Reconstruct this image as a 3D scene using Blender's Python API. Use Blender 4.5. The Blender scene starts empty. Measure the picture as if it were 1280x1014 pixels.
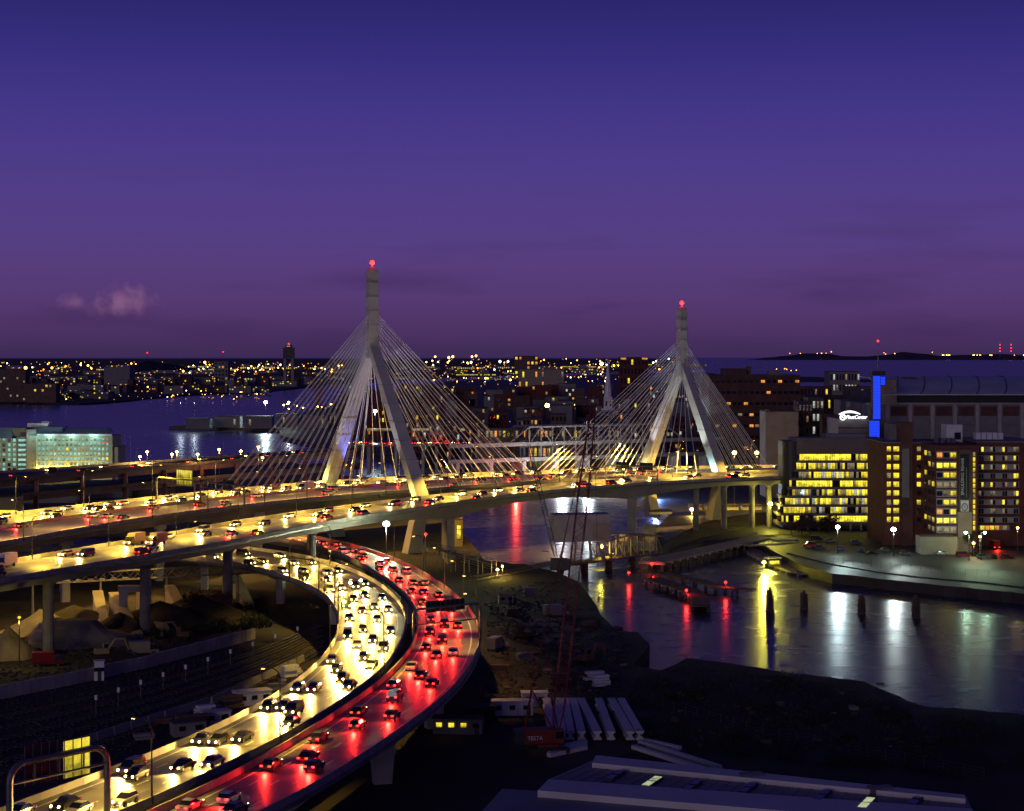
import bpy, math, random
from mathutils import Vector, Matrix
from mathutils.geometry import tessellate_polygon
from mathutils import noise as mnoise
R = math.radians
random.seed(7)
scene = bpy.context.scene
COL = scene.collection

# ------------------------------------------------------------------ camera
F, CX, HY, HC = 2200.0, 640.0, 446.0, 72.0      # focal length in photo pixels, horizon row, eye height over the water
cam_d = bpy.data.cameras.new('camera')
cam = bpy.data.objects.new('camera', cam_d); COL.objects.link(cam)
cam.location = (0, 0, HC); cam.rotation_euler = (R(90), 0, 0)
cam_d.sensor_fit = 'HORIZONTAL'; cam_d.sensor_width = 36.0
cam_d.lens = F / 1280 * 36.0
cam_d.shift_y = -(507 - HY) / 1280
cam_d.clip_start = 1.0; cam_d.clip_end = 200000
scene.camera = cam

# ------------------------------------------------------------------ world: dusk sky
world = bpy.data.worlds.new('World'); scene.world = world; world.use_nodes = True
wn, wl = world.node_tree.nodes, world.node_tree.links
wn.clear()
def N(nodes, t, **kw):
    n = nodes.new(t)
    for k, v in kw.items(): setattr(n, k, v)
    return n
w_out = N(wn, 'ShaderNodeOutputWorld'); w_bg = N(wn, 'ShaderNodeBackground')
w_bg.inputs['Strength'].default_value = 1.0
wl.new(w_bg.outputs[0], w_out.inputs[0])
w_tc = N(wn, 'ShaderNodeTexCoord'); w_sep = N(wn, 'ShaderNodeSeparateXYZ')
wl.new(w_tc.outputs['Generated'], w_sep.inputs[0])
w_ramp = N(wn, 'ShaderNodeValToRGB')
w_map = N(wn, 'ShaderNodeMapRange'); w_map.inputs['From Min'].default_value = 0.0; w_map.inputs['From Max'].default_value = 0.4
wl.new(w_sep.outputs['Z'], w_map.inputs['Value']); wl.new(w_map.outputs[0], w_ramp.inputs[0])
def srgb(r, g, b):
    f = lambda c: (c/255/12.92 if c/255 <= 0.04045 else ((c/255+0.055)/1.055)**2.4)
    return (f(r), f(g), f(b), 1)
stops = [(0.0, srgb(58, 42, 82)), (0.03, srgb(74, 49, 96)), (0.08, srgb(86, 58, 112)), (0.165, srgb(87, 64, 132)),
         (0.278, srgb(76, 60, 139)), (0.39, srgb(57, 49, 131)), (0.49, srgb(40, 36, 109)), (0.75, srgb(28, 25, 84)), (1.0, srgb(20, 19, 64))]
cr = w_ramp.color_ramp; cr.interpolation = 'B_SPLINE'
while len(cr.elements) < len(stops): cr.elements.new(0.5)
for e, (p, c) in zip(cr.elements, stops): e.position = p; e.color = c
w_sky = N(wn, 'ShaderNodeTexSky', sky_type='NISHITA'); w_sky.sun_disc = False
w_sky.sun_elevation = R(-3); w_sky.sun_rotation = R(200)
w_scale = N(wn, 'ShaderNodeMixRGB', blend_type='MULTIPLY'); w_scale.inputs[0].default_value = 1
w_scale.inputs[2].default_value = (0.05, 0.05, 0.05, 1)
wl.new(w_sky.outputs[0], w_scale.inputs[1])
w_add = N(wn, 'ShaderNodeMixRGB', blend_type='ADD'); w_add.inputs[0].default_value = 1
wl.new(w_ramp.outputs[0], w_add.inputs[1]); wl.new(w_scale.outputs[0], w_add.inputs[2])
# thin dusk clouds, long streaks all round the horizon
w_mp = N(wn, 'ShaderNodeMapping'); w_mp.inputs['Scale'].default_value = (7, 7, 42)
wl.new(w_tc.outputs['Generated'], w_mp.inputs[0])
w_no = N(wn, 'ShaderNodeTexNoise'); w_no.inputs['Scale'].default_value = 1.0; w_no.inputs['Detail'].default_value = 5
wl.new(w_mp.outputs[0], w_no.inputs['Vector'])
w_cm = N(wn, 'ShaderNodeMapRange'); w_cm.inputs['From Min'].default_value = 0.52; w_cm.inputs['From Max'].default_value = 0.74
wl.new(w_no.outputs[0], w_cm.inputs['Value'])
w_em = N(wn, 'ShaderNodeMapRange'); w_em.inputs['From Min'].default_value = 0.13; w_em.inputs['From Max'].default_value = 0.02
wl.new(w_sep.outputs['Z'], w_em.inputs['Value'])
w_mul = N(wn, 'ShaderNodeMath', operation='MULTIPLY'); wl.new(w_cm.outputs[0], w_mul.inputs[0]); wl.new(w_em.outputs[0], w_mul.inputs[1])
w_mul2 = N(wn, 'ShaderNodeMath', operation='MULTIPLY'); w_mul2.inputs[1].default_value = 0.6; wl.new(w_mul.outputs[0], w_mul2.inputs[0])
w_mix = N(wn, 'ShaderNodeMixRGB'); w_mix.inputs[2].default_value = srgb(60, 40, 84)
wl.new(w_mul2.outputs[0], w_mix.inputs[0]); wl.new(w_add.outputs[0], w_mix.inputs[1])
last_sky = w_mix.outputs[0]
# a few small fair-weather puffs still catching the afterglow
for (px, py, rad, amt) in ((160, 376, 0.0125, 1.0), (94, 379, 0.007, .6), (128, 384, 0.008, .3)):
    d = Vector(((px-CX)/F, 1, (HY-py)/F)).normalized()
    sub = N(wn, 'ShaderNodeVectorMath', operation='SUBTRACT'); sub.inputs[1].default_value = d
    wl.new(w_tc.outputs['Generated'], sub.inputs[0])
    scl = N(wn, 'ShaderNodeVectorMath', operation='MULTIPLY'); scl.inputs[1].default_value = (0.75, 0.75, 1.3)
    wl.new(sub.outputs[0], scl.inputs[0])
    ln = N(wn, 'ShaderNodeVectorMath', operation='LENGTH'); wl.new(scl.outputs[0], ln.inputs[0])
    nz = N(wn, 'ShaderNodeTexNoise'); nz.inputs['Scale'].default_value = 130; nz.inputs['Detail'].default_value = 5
    wl.new(w_tc.outputs['Generated'], nz.inputs['Vector'])
    ad = N(wn, 'ShaderNodeMath', operation='MULTIPLY_ADD'); ad.inputs[1].default_value = rad*1.9; wl.new(nz.outputs[0], ad.inputs[0]); wl.new(ln.outputs['Value'], ad.inputs[2])
    mr = N(wn, 'ShaderNodeMapRange'); mr.interpolation_type = 'SMOOTHSTEP'
    mr.inputs['From Min'].default_value = rad*2.1; mr.inputs['From Max'].default_value = rad*0.8
    mr.inputs['To Max'].default_value = amt*0.6; wl.new(ad.outputs[0], mr.inputs['Value'])
    mx = N(wn, 'ShaderNodeMixRGB'); mx.inputs[2].default_value = srgb(150, 102, 138)
    wl.new(mr.outputs[0], mx.inputs[0]); wl.new(last_sky, mx.inputs[1]); last_sky = mx.outputs[0]
wl.new(last_sky, w_bg.inputs['Color'])

# ------------------------------------------------------------------ afterglow from the west, behind the camera
sun_d = bpy.data.lights.new('afterglow', 'SUN'); sun_d.energy = 0.42; sun_d.angle = R(25); sun_d.color = (1.0, 0.80, 0.86)
sun = bpy.data.objects.new('afterglow', sun_d); COL.objects.link(sun)
sun.rotation_euler = Vector((-0.42, -1.0, 0.075)).to_track_quat('Z', 'Y').to_euler()

vs = scene.view_settings
vs.view_transform = 'Standard'; vs.look = 'None'; vs.gamma = 1.0; vs.use_curve_mapping = False; vs.exposure = 0.0
cy = scene.cycles
cy.use_denoising = True; cy.max_bounces = 3; cy.diffuse_bounces = 1; cy.glossy_bounces = 2; cy.transmission_bounces = 2
cy.sample_clamp_indirect = 3.0; cy.sample_clamp_direct = 0; cy.caustics_reflective = False; cy.caustics_refractive = False
cy.use_light_tree = True; cy.light_sampling_threshold = 0.04; cy.use_adaptive_sampling = True; cy.adaptive_threshold = 0.02
scene.render.filter_size = 1.6

# ------------------------------------------------------------------ helpers
def at(px, py, z):                       # the point at height z that stands at this place of the photo
    d = F*(HC-z)/(py-HY)
    return Vector(((px-CX)/F*d, d, z))
def atd(px, py, d):                      # the point at distance d
    return Vector(((px-CX)/F*d, d, HC-(py-HY)/F*d))
def dist_at(py, z=3.0): return F*(HC-z)/(py-HY)
def proj(p): return (CX+p[0]/p[1]*F, HY+(HC-p[2])/p[1]*F)
def ordinal(n):
    w = ['zeroth','first','second','third','fourth','fifth','sixth','seventh','eighth','ninth','tenth','eleventh','twelfth']
    if n < len(w): return w[n]
    return '%d%s' % (n, 'th' if 10 <= n % 100 <= 20 else {1:'st',2:'nd',3:'rd'}.get(n % 10, 'th'))
def tag(o, label=None, cat=None, group=None, kind=None):
    if label: o['label'] = label
    if cat: o['category'] = cat
    if group: o['group'] = group
    if kind or cat: o['kind'] = kind or 'thing'
    return o
def empty(name, loc=(0,0,0), rz=0.0, label=None, cat=None, group=None, kind=None):
    o = bpy.data.objects.new(name, None); COL.objects.link(o); o.empty_display_size = 0.5
    o.location = loc; o.rotation_euler = (0, 0, rz)
    return tag(o, label, cat, group, kind)
def put(name, me, parent=None, loc=(0,0,0), rot=(0,0,0), scale=(1,1,1)):
    o = bpy.data.objects.new(name, me); COL.objects.link(o)
    o.parent = parent; o.location = loc; o.rotation_euler = rot; o.scale = scale
    return o
def copy_tree(o, parent=None):
    c = o.copy(); COL.objects.link(c); c.parent = parent
    for ch in o.children: copy_tree(ch, c)
    return c

class MB:
    def __init__(s): s.v = []; s.f = []; s.m = []
    def quad(s, a, b, c, d, m=0):
        n = len(s.v); s.v += [tuple(a), tuple(b), tuple(c), tuple(d)]; s.f.append((n, n+1, n+2, n+3)); s.m.append(m)
    def box(s, c, size, rz=0.0, m=0, taper=1.0):
        n = len(s.v); ca, sa = math.cos(rz), math.sin(rz); hx, hy, hz = size[0]/2, size[1]/2, size[2]/2
        for z in (-1, 1):
            k = taper if z > 0 else 1
            for x, y in ((-1,-1),(1,-1),(1,1),(-1,1)):
                X, Y = x*hx*k, y*hy*k
                s.v.append((c[0]+X*ca-Y*sa, c[1]+X*sa+Y*ca, c[2]+z*hz))
        for q in ((0,3,2,1),(4,5,6,7),(0,1,5,4),(1,2,6,5),(2,3,7,6),(3,0,4,7)):
            s.f.append(tuple(n+i for i in q)); s.m.append(m)
    def loft(s, loops, cap=True, m=0, closed=True):
        n = len(s.v); k = len(loops[0])
        for l in loops: s.v += [tuple(p) for p in l]
        for i in range(len(loops)-1):
            for j in range(k if closed else k-1):
                a, b = n+i*k+j, n+i*k+(j+1) % k
                s.f.append((a, b, b+k, a+k)); s.m.append(m)
        if cap:
            s.f.append(tuple(n+j for j in reversed(range(k)))); s.m.append(m)
            s.f.append(tuple(n+(len(loops)-1)*k+j for j in range(k))); s.m.append(m)
    def tube(s, pts, r, k=6, m=0):
        pts = [Vector(p) for p in pts]; loops = []
        rr = r if isinstance(r, (list, tuple)) else [r]*len(pts)
        for i, p in enumerate(pts):
            d = (pts[min(i+1, len(pts)-1)]-pts[max(i-1, 0)])
            d = d.normalized() if d.length > 1e-6 else Vector((0,0,1))
            u = d.cross(Vector((0,0,1)))
            u = u.normalized() if u.length > 1e-3 else Vector((1,0,0))
            w = d.cross(u).normalized()
            loops.append([p+(u*math.cos(2*math.pi*j/k)+w*math.sin(2*math.pi*j/k))*rr[i] for j in range(k)])
        s.loft(loops, True, m)
    def cyl(s, a, b, r0, r1=None, k=8, m=0): s.tube([a, b], [r0, r0 if r1 is None else r1], k, m)
    def prism(s, poly, z0, z1, m=0):
        s.loft([[(p[0], p[1], z0) for p in poly], [(p[0], p[1], z1) for p in poly]], True, m)
    def ball(s, c, r, k=8, n=5, m=0, sq=(1,1,1)):
        loops = []
        for i in range(n+1):
            a = math.pi*(0.02+0.96*i/n)
            loops.append([(c[0]+r*sq[0]*math.sin(a)*math.cos(2*math.pi*j/k), c[1]+r*sq[1]*math.sin(a)*math.sin(2*math.pi*j/k), c[2]-r*sq[2]*math.cos(a)) for j in range(k)])
        s.loft(loops, True, m)
    def mesh(s, name, mats, smooth=False):
        me = bpy.data.meshes.new(name); me.from_pydata(s.v, [], s.f)
        for mt in (mats if isinstance(mats, (list, tuple)) else [mats]): me.materials.append(mt)
        if any(s.m): me.polygons.foreach_set('material_index', s.m)
        if smooth: me.polygons.foreach_set('use_smooth', [True]*len(me.polygons))
        me.update(); return me
    def build(s, name, mats, parent=None, loc=(0,0,0), smooth=False):
        return put(name, s.mesh(name, mats, smooth), parent, loc)

# ------------------------------------------------------------------ materials
def mat(name, col, rough=0.8, var=0.25, scale=0.4, bump=0.0, metal=0.0, spec=0.5, col2=None, detail=6):
    m = bpy.data.materials.new(name); m.use_nodes = True; n, l = m.node_tree.nodes, m.node_tree.links
    b = n['Principled BSDF']; b.inputs['Roughness'].default_value = rough; b.inputs['Metallic'].default_value = metal
    b.inputs['Specular IOR Level'].default_value = spec
    tc = N(n, 'ShaderNodeTexCoord'); no = N(n, 'ShaderNodeTexNoise'); no.inputs['Scale'].default_value = scale; no.inputs['Detail'].default_value = detail
    l.new(tc.outputs['Object'], no.inputs['Vector'])
    rp = N(n, 'ShaderNodeValToRGB'); l.new(no.outputs[0], rp.inputs[0])
    c2 = col2 or tuple(c*(1-var) for c in col)
    rp.color_ramp.elements[0].position = 0.32; rp.color_ramp.elements[1].position = 0.68
    rp.color_ramp.elements[0].color = (*c2, 1); rp.color_ramp.elements[1].color = (*[min(1, c*(1+var*0.6)) for c in col], 1)
    l.new(rp.outputs[0], b.inputs['Base Color'])
    if bump:
        n2 = N(n, 'ShaderNodeTexNoise'); n2.inputs['Scale'].default_value = scale*6; n2.inputs['Detail'].default_value = 8
        l.new(tc.outputs['Object'], n2.inputs['Vector'])
        bp = N(n, 'ShaderNodeBump'); bp.inputs['Strength'].default_value = bump; bp.inputs['Distance'].default_value = 0.14
        l.new(n2.outputs[0], bp.inputs['Height']); l.new(bp.outputs[0], b.inputs['Normal'])
    return m
def glow(name, col, strength, sample=False, var=0.0, scale=0.5):
    m = bpy.data.materials.new(name); m.use_nodes = True; n, l = m.node_tree.nodes, m.node_tree.links
    b = n['Principled BSDF']; b.inputs['Base Color'].default_value = (0.02, 0.02, 0.02, 1); b.inputs['Roughness'].default_value = 0.3
    b.inputs['Emission Color'].default_value = (*col, 1); b.inputs['Emission Strength'].default_value = strength
    if var:       # room light painted into the pane glow: brighter top, darker patches below
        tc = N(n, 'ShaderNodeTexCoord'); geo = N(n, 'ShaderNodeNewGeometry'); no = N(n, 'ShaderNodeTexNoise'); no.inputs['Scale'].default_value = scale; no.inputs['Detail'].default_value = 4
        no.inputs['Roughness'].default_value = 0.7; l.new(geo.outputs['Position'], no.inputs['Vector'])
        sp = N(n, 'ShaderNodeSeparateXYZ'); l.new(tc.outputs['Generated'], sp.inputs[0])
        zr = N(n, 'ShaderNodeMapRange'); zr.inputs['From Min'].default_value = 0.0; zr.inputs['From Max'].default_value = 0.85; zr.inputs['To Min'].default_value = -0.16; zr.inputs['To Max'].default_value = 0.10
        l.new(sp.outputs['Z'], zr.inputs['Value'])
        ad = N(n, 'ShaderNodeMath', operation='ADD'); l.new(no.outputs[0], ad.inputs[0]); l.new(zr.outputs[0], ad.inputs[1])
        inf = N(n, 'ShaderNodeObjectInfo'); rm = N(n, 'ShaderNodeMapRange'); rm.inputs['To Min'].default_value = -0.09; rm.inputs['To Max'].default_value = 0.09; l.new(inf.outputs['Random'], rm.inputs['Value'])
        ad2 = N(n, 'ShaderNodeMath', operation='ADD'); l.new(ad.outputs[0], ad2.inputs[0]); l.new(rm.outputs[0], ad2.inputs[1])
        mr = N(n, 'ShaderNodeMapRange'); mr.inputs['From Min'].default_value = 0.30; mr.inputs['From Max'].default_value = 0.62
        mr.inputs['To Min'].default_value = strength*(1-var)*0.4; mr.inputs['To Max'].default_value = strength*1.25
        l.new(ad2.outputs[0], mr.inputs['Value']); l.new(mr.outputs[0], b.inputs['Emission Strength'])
    if not sample: m.cycles.emission_sampling = 'NONE'
    return m
def glass(name, col, rough=0.08):
    m = bpy.data.materials.new(name); m.use_nodes = True; b = m.node_tree.nodes['Principled BSDF']
    b.inputs['Base Color'].default_value = (*col, 1); b.inputs['Roughness'].default_value = rough; b.inputs['Specular IOR Level'].default_value = 0.8
    return m
M = {}
M['concrete'] = mat('concrete', (0.36, 0.34, 0.33), 0.75, 0.22, 0.25, 0.15)
M['tower'] = mat('tower_concrete', (0.46, 0.44, 0.43), 0.7, 0.14, 0.12, 0.1)
M['barrier'] = mat('barrier_concrete', (0.30, 0.28, 0.26), 0.8, 0.3, 0.3, 0.2)
M['asphalt'] = mat('asphalt', (0.15, 0.143, 0.135), 0.42, 0.5, 0.16, 0.12, detail=12)
M['road_patch'] = mat('asphalt_patch', (0.085, 0.082, 0.08), 0.5, 0.3, 0.4, 0.1)
M['old_asphalt'] = mat('old_asphalt', (0.035, 0.034, 0.034), 0.6, 0.3, 0.1, 0.1)
M['paint'] = mat('road_paint', (0.7, 0.68, 0.6), 0.6, 0.2, 2)
M['dark_stone'] = mat('dark_quay_stone', (0.07, 0.06, 0.055), 0.8, 0.4, 0.4, 0.4)  # quay stone in a dark, slightly uneven tone
M['column'] = mat('column_concrete', (0.2, 0.185, 0.175), 0.85, 0.35, 0.3, 0.2)
M['girder'] = mat('box_girder', (0.27, 0.25, 0.24), 0.8, 0.2, 0.15, 0.1)
M['maroon'] = mat('maroon_steel', (0.16, 0.045, 0.035), 0.6, 0.3, 0.2, 0.1)
M['steel'] = mat('grey_steel', (0.16, 0.16, 0.17), 0.45, 0.25, 0.8, 0, 0.6)
M['dark_steel'] = mat('dark_steel', (0.05, 0.05, 0.055), 0.5, 0.3, 0.8, 0, 0.4)
M['truss'] = mat('truss_steel', (0.26, 0.23, 0.20), 0.6, 0.3, 0.4)
M['cable'] = mat('white_cable', (0.82, 0.80, 0.82), 0.35, 0.05, 1)
M['ground'] = mat('ground', (0.026, 0.020, 0.016), 0.95, 0.55, 0.035, 0.9, col2=(0.006, 0.005, 0.005), detail=10)
M['mud'] = mat('yard_earth', (0.05, 0.038, 0.028), 0.95, 0.5, 0.05, 0.8, col2=(0.012, 0.010, 0.008), detail=10)
M['far_land'] = mat('far_land', (0.03, 0.026, 0.026), 1, 0.5, 0.004)
M['hill'] = mat('hill', (0.03, 0.028, 0.04), 1, 0.4, 0.001)
M['gravel'] = mat('gravel_heap', (0.22, 0.19, 0.16), 0.95, 0.35, 0.2, 0.9)
M['ballast'] = mat('dark_ballast', (0.055, 0.045, 0.04), 0.95, 0.5, 0.5)
M['sand'] = mat('sand_heap', (0.33, 0.25, 0.13), 0.95, 0.3, 0.2, 0.8)
M['brick'] = mat('red_brick', (0.12, 0.034, 0.03), 0.9, 0.3, 0.3, 0.1)
M['dark_brick'] = mat('dark_brick', (0.10, 0.045, 0.04), 0.9, 0.35, 0.2, 0.1)
M['brown'] = mat('brown_brick', (0.13, 0.085, 0.07), 0.9, 0.3, 0.2, 0.1)
M['tan'] = mat('tan_stone', (0.30, 0.26, 0.20), 0.85, 0.2, 0.2, 0.05)
M['grey_wall'] = mat('grey_wall', (0.20, 0.19, 0.20), 0.85, 0.2, 0.2, 0.05)
M['mauve'] = mat('mauve_panel', (0.17, 0.135, 0.135), 0.75, 0.12, 0.2, 0.03)
M['cream'] = mat('cream_panel', (0.42, 0.44, 0.32), 0.7, 0.1, 0.3)
M['white'] = mat('white_paint', (0.72, 0.72, 0.74), 0.6, 0.12, 0.4)
M['roof'] = mat('roof_felt', (0.07, 0.065, 0.07), 0.9, 0.4, 0.1, 0.2)
M['metal_roof'] = mat('metal_roof', (0.50, 0.50, 0.54), 0.5, 0.15, 0.08, 0.02)
M['roof_purple'] = mat('ribbed_roof', (0.22, 0.21, 0.24), 0.55, 0.25, 0.08, 0.1, 0.2)
M['roof_light'] = mat('pale_roof', (0.55, 0.53, 0.56), 0.6, 0.15, 0.08, 0.1)
M['copper'] = mat('green_copper_roof', (0.30, 0.42, 0.44), 0.5, 0.2, 0.2, 0.0, 0.2)
M['wood'] = mat('weathered_timber', (0.10, 0.075, 0.06), 0.9, 0.4, 0.5, 0.4)
M['deckwood'] = mat('boardwalk_timber', (0.30, 0.25, 0.22), 0.85, 0.3, 0.6, 0.3)
M['red_paint'] = mat('red_paint', (0.17, 0.016, 0.011), 0.5, 0.2, 0.8)
M['rust'] = mat('rust_steel', (0.14, 0.07, 0.04), 0.85, 0.4, 0.6, 0.2)
M['bark'] = mat('bark', (0.05, 0.035, 0.028), 0.95, 0.3, 2)
M['leaf'] = mat('dry_foliage', (0.07, 0.035, 0.025), 0.9, 0.5, 0.4)
M['leaf2'] = mat('dark_foliage', (0.03, 0.035, 0.02), 0.9, 0.5, 0.4)
M['hull'] = mat('white_hull', (0.6, 0.6, 0.62), 0.4, 0.1, 0.5)
M['tyre'] = mat('tyre_rubber', (0.02, 0.02, 0.02), 0.9, 0.1, 3)
M['glass'] = glass('dark_glass', (0.012, 0.013, 0.02))
M['black'] = mat('black_panel', (0.015, 0.015, 0.016), 0.5, 0.2, 1)
M['curtain'] = mat('curtained_window', (0.34, 0.32, 0.33), 0.8, 0.2, 1)
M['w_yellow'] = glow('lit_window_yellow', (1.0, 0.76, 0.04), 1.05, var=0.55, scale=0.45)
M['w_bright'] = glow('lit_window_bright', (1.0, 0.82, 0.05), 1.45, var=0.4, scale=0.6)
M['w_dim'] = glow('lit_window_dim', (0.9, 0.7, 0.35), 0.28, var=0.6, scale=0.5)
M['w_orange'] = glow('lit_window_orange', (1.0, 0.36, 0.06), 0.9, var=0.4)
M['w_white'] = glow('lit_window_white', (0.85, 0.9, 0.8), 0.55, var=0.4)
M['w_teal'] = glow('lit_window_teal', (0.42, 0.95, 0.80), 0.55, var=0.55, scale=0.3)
M['w_red'] = glow('lit_window_red', (1.0, 0.08, 0.03), 0.9)
M['blue_glass'] = glow('blue_lit_glass', (0.015, 0.06, 1.0), 1.0, sample=True)
M['sodium'] = glow('sodium_lamp', (1.0, 0.55, 0.10), 30)
M['sodium_far'] = glow('far_sodium_lamp', (1.0, 0.45, 0.07), 13)
M['amber_far'] = glow('far_amber_lamp', (1.0, 0.32, 0.04), 10)
M['white_far'] = glow('far_white_lamp', (0.9, 0.95, 0.7), 9)
M['amber_dim'] = glow('dim_amber_lamp', (1.0, 0.34, 0.06), 2.2)
M['sodium_dim'] = glow('dim_sodium_lamp', (1.0, 0.6, 0.2), 2.2)
M['mercury'] = glow('mercury_lamp', (0.75, 1.0, 0.85), 45)
M['yellow_lamp'] = glow('yellow_lamp', (1.0, 0.80, 0.10), 40)
M['beacon'] = glow('red_beacon', (1.0, 0.012, 0.006), 14)
M['head'] = glow('headlight', (1.0, 0.70, 0.24), 26)
M['tail'] = glow('taillight', (1.0, 0.025, 0.015), 9)
M['sign_lit'] = glow('lit_sign_panel', (1.0, 0.80, 0.06), 0.85, var=0.3)
M['sign_white'] = glow('white_letters', (0.95, 0.93, 1.0), 2.2)
M['skylight'] = glow('lit_skylight', (0.75, 0.85, 0.45), 0.5, var=0.4, scale=0.8)
M['uplight'] = glow('wall_washer', (1.0, 0.72, 0.15), 14)
for o_, c_ in (('silver', (.42,.42,.44)), ('black', (.02,.02,.022)), ('white', (.7,.7,.7)), ('red', (.3,.02,.02)), ('blue', (.03,.05,.2)), ('grey', (.13,.13,.14)), ('green', (.03,.10,.06)), ('beige', (.36,.30,.22))):
    M['car_'+o_] = mat('car_paint_'+o_, c_, 0.3, 0.04, 1, 0, 0.3)

# water: long, soft reflections; mirror share capped in the shader to darken it at grazing angles
m = bpy.data.materials.new('water'); m.use_nodes = True; n, l = m.node_tree.nodes, m.node_tree.links
n.remove(n['Principled BSDF'])
tc = N(n, 'ShaderNodeTexCoord'); mp = N(n, 'ShaderNodeMapping'); mp.inputs['Scale'].default_value = (0.05, 0.09, 1)
l.new(tc.outputs['Object'], mp.inputs[0])
no = N(n, 'ShaderNodeTexNoise'); no.inputs['Scale'].default_value = 1; no.inputs['Detail'].default_value = 4; l.new(mp.outputs[0], no.inputs['Vector'])
bp = N(n, 'ShaderNodeBump'); bp.inputs['Strength'].default_value = 0.25; bp.inputs['Distance'].default_value = 0.25
l.new(no.outputs[0], bp.inputs['Height'])
rr = N(n, 'ShaderNodeMapRange'); rr.inputs['To Min'].default_value = 0.20; rr.inputs['To Max'].default_value = 0.33; l.new(no.outputs[0], rr.inputs['Value'])
df = N(n, 'ShaderNodeBsdfDiffuse'); df.inputs['Color'].default_value = (0.006, 0.006, 0.012, 1)
gl = N(n, 'ShaderNodeBsdfGlossy'); gl.inputs['Color'].default_value = (0.78, 0.78, 0.86, 1); l.new(rr.outputs[0], gl.inputs['Roughness']); l.new(bp.outputs[0], gl.inputs['Normal'])
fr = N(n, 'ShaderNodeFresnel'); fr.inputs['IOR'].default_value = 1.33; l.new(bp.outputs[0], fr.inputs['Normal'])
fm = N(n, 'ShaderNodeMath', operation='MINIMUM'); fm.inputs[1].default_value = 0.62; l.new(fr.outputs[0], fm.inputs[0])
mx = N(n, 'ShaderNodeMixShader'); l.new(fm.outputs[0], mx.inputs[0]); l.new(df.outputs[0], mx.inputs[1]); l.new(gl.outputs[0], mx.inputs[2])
l.new(mx.outputs[0], n['Material Output'].inputs['Surface'])
M['water'] = m

# ------------------------------------------------------------------ shared bits: windows, lamps
def _wmesh(mt, name='window'):      # pane with its frame, mullion and transom standing proud
    q = MB(); q.box((0,0,0), (1, 0.12, 1))
    if mt.name.startswith('blue'): return q.mesh(name, mt)
    for x in (-.48, 0.0, .48): q.box((x,-.07,0), (.04 if x else .022, .1, 1.0), m=1)
    q.box((0,-.072,.22), (.9,.08,.025), m=1); q.box((0,-.075,-.5), (1.06,.16,.05), m=1)
    return q.mesh(name, [mt, M['dark_steel']])
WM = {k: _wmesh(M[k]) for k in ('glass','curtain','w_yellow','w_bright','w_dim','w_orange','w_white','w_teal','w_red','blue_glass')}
def light(name, kind, loc, energy, col, parent=None, radius=0.3, rot=None, size=None, blend=0.6):
    d = bpy.data.lights.new(name, kind); d.energy = energy; d.color = col; d.shadow_soft_size = radius
    if kind == 'SPOT': d.spot_size = size; d.spot_blend = blend
    o = bpy.data.objects.new(name, d); COL.objects.link(o); o.location = loc; o.parent = parent
    if rot: o.rotation_euler = rot
    return o
def look_rot(d): return Vector(d).to_track_quat('-Z', 'Y').to_euler()
# ================================================================== the setting: water, land, hills
q = MB(); k = 64
q.v = [(0, 0, 0)] + [(140000*math.cos(2*math.pi*i/k), 140000*math.sin(2*math.pi*i/k), 0) for i in range(k)]
q.f = [(0, 1+i, 1+(i+1) % k) for i in range(k)]; q.m = [0]*k
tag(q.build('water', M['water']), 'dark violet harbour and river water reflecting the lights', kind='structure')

def land(name, pix, z, material, label, skirt=4.0):
    pts = [at(x, y, z) for x, y in pix]
    # uneven shoreline
    tris = tessellate_polygon([pts])
    q = MB(); q.v = [tuple(p) for p in pts]; q.f = [tuple(t) for t in tris]; q.m = [0]*len(q.f)
    n = len(pts)
    for i in range(n):
        a, b2 = pts[i], pts[(i+1) % n]
        q.quad((a.x, a.y, z), (b2.x, b2.y, z), (b2.x, b2.y, z-skirt), (a.x, a.y, z-skirt))
    return tag(q.build(name, material), label, kind='structure')
def rough(pix, step=14, amp=2.0, seed=0):
    rnd = random.Random(seed); out = []
    for i in range(len(pix)-1):
        (x0, y0), (x1, y1) = pix[i], pix[i+1]
        m = max(1, int(math.hypot(x1-x0, y1-y0)/step))
        for j in range(m):
            t = j/m; out.append((x0+(x1-x0)*t+rnd.uniform(-amp, amp), y0+(y1-y0)*t+rnd.uniform(-amp, amp)*0.4))
    out.append(pix[-1]); return out
shore_a = rough([(1280,893),(1150,882),(1080,852),(980,840),(900,827),(860,823),(828,838),(790,832),(812,806),(797,791),(758,786),(746,757),(722,728),(700,716),(655,706),(604,700),(590,680),(574,657),(562,642)], seed=1)
land('ground', [(-420,1300),(1700,1300),(1700,912)]+shore_a+[(545,618),(400,588),(335,568),(150,579),(-500,592)], 3.0, M['ground'], 'dark muddy construction ground in the foreground')
shore_b = rough([(1280,742),(1150,729),(1040,717),(1005,708),(965,688),(930,672),(880,676),(836,690),(818,682),(822,660),(838,642),(812,628)], seed=2, amp=1)
land('city_ground', [(1800,765)]+shore_b+[(700,608),(600,590),(500,574),(420,560),(352,545),(345,528),(400,508),(450,496),(520,480),(600,474),(760,468),(880,465),(1000,484),(1280,488),(1800,490)], 3.2, M['old_asphalt'], 'dark city ground south of the river')
land('far_shore', [(-700,507)]+rough([(0,503),(100,504),(150,501),(225,493),(330,489),(420,479),(600,470),(760,464),(860,459)], seed=3, amp=.8)+[(862,448.5),(-700,448.5)], 3.0, M['far_land'], 'flat far shore of the harbour dotted with lights')
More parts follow.
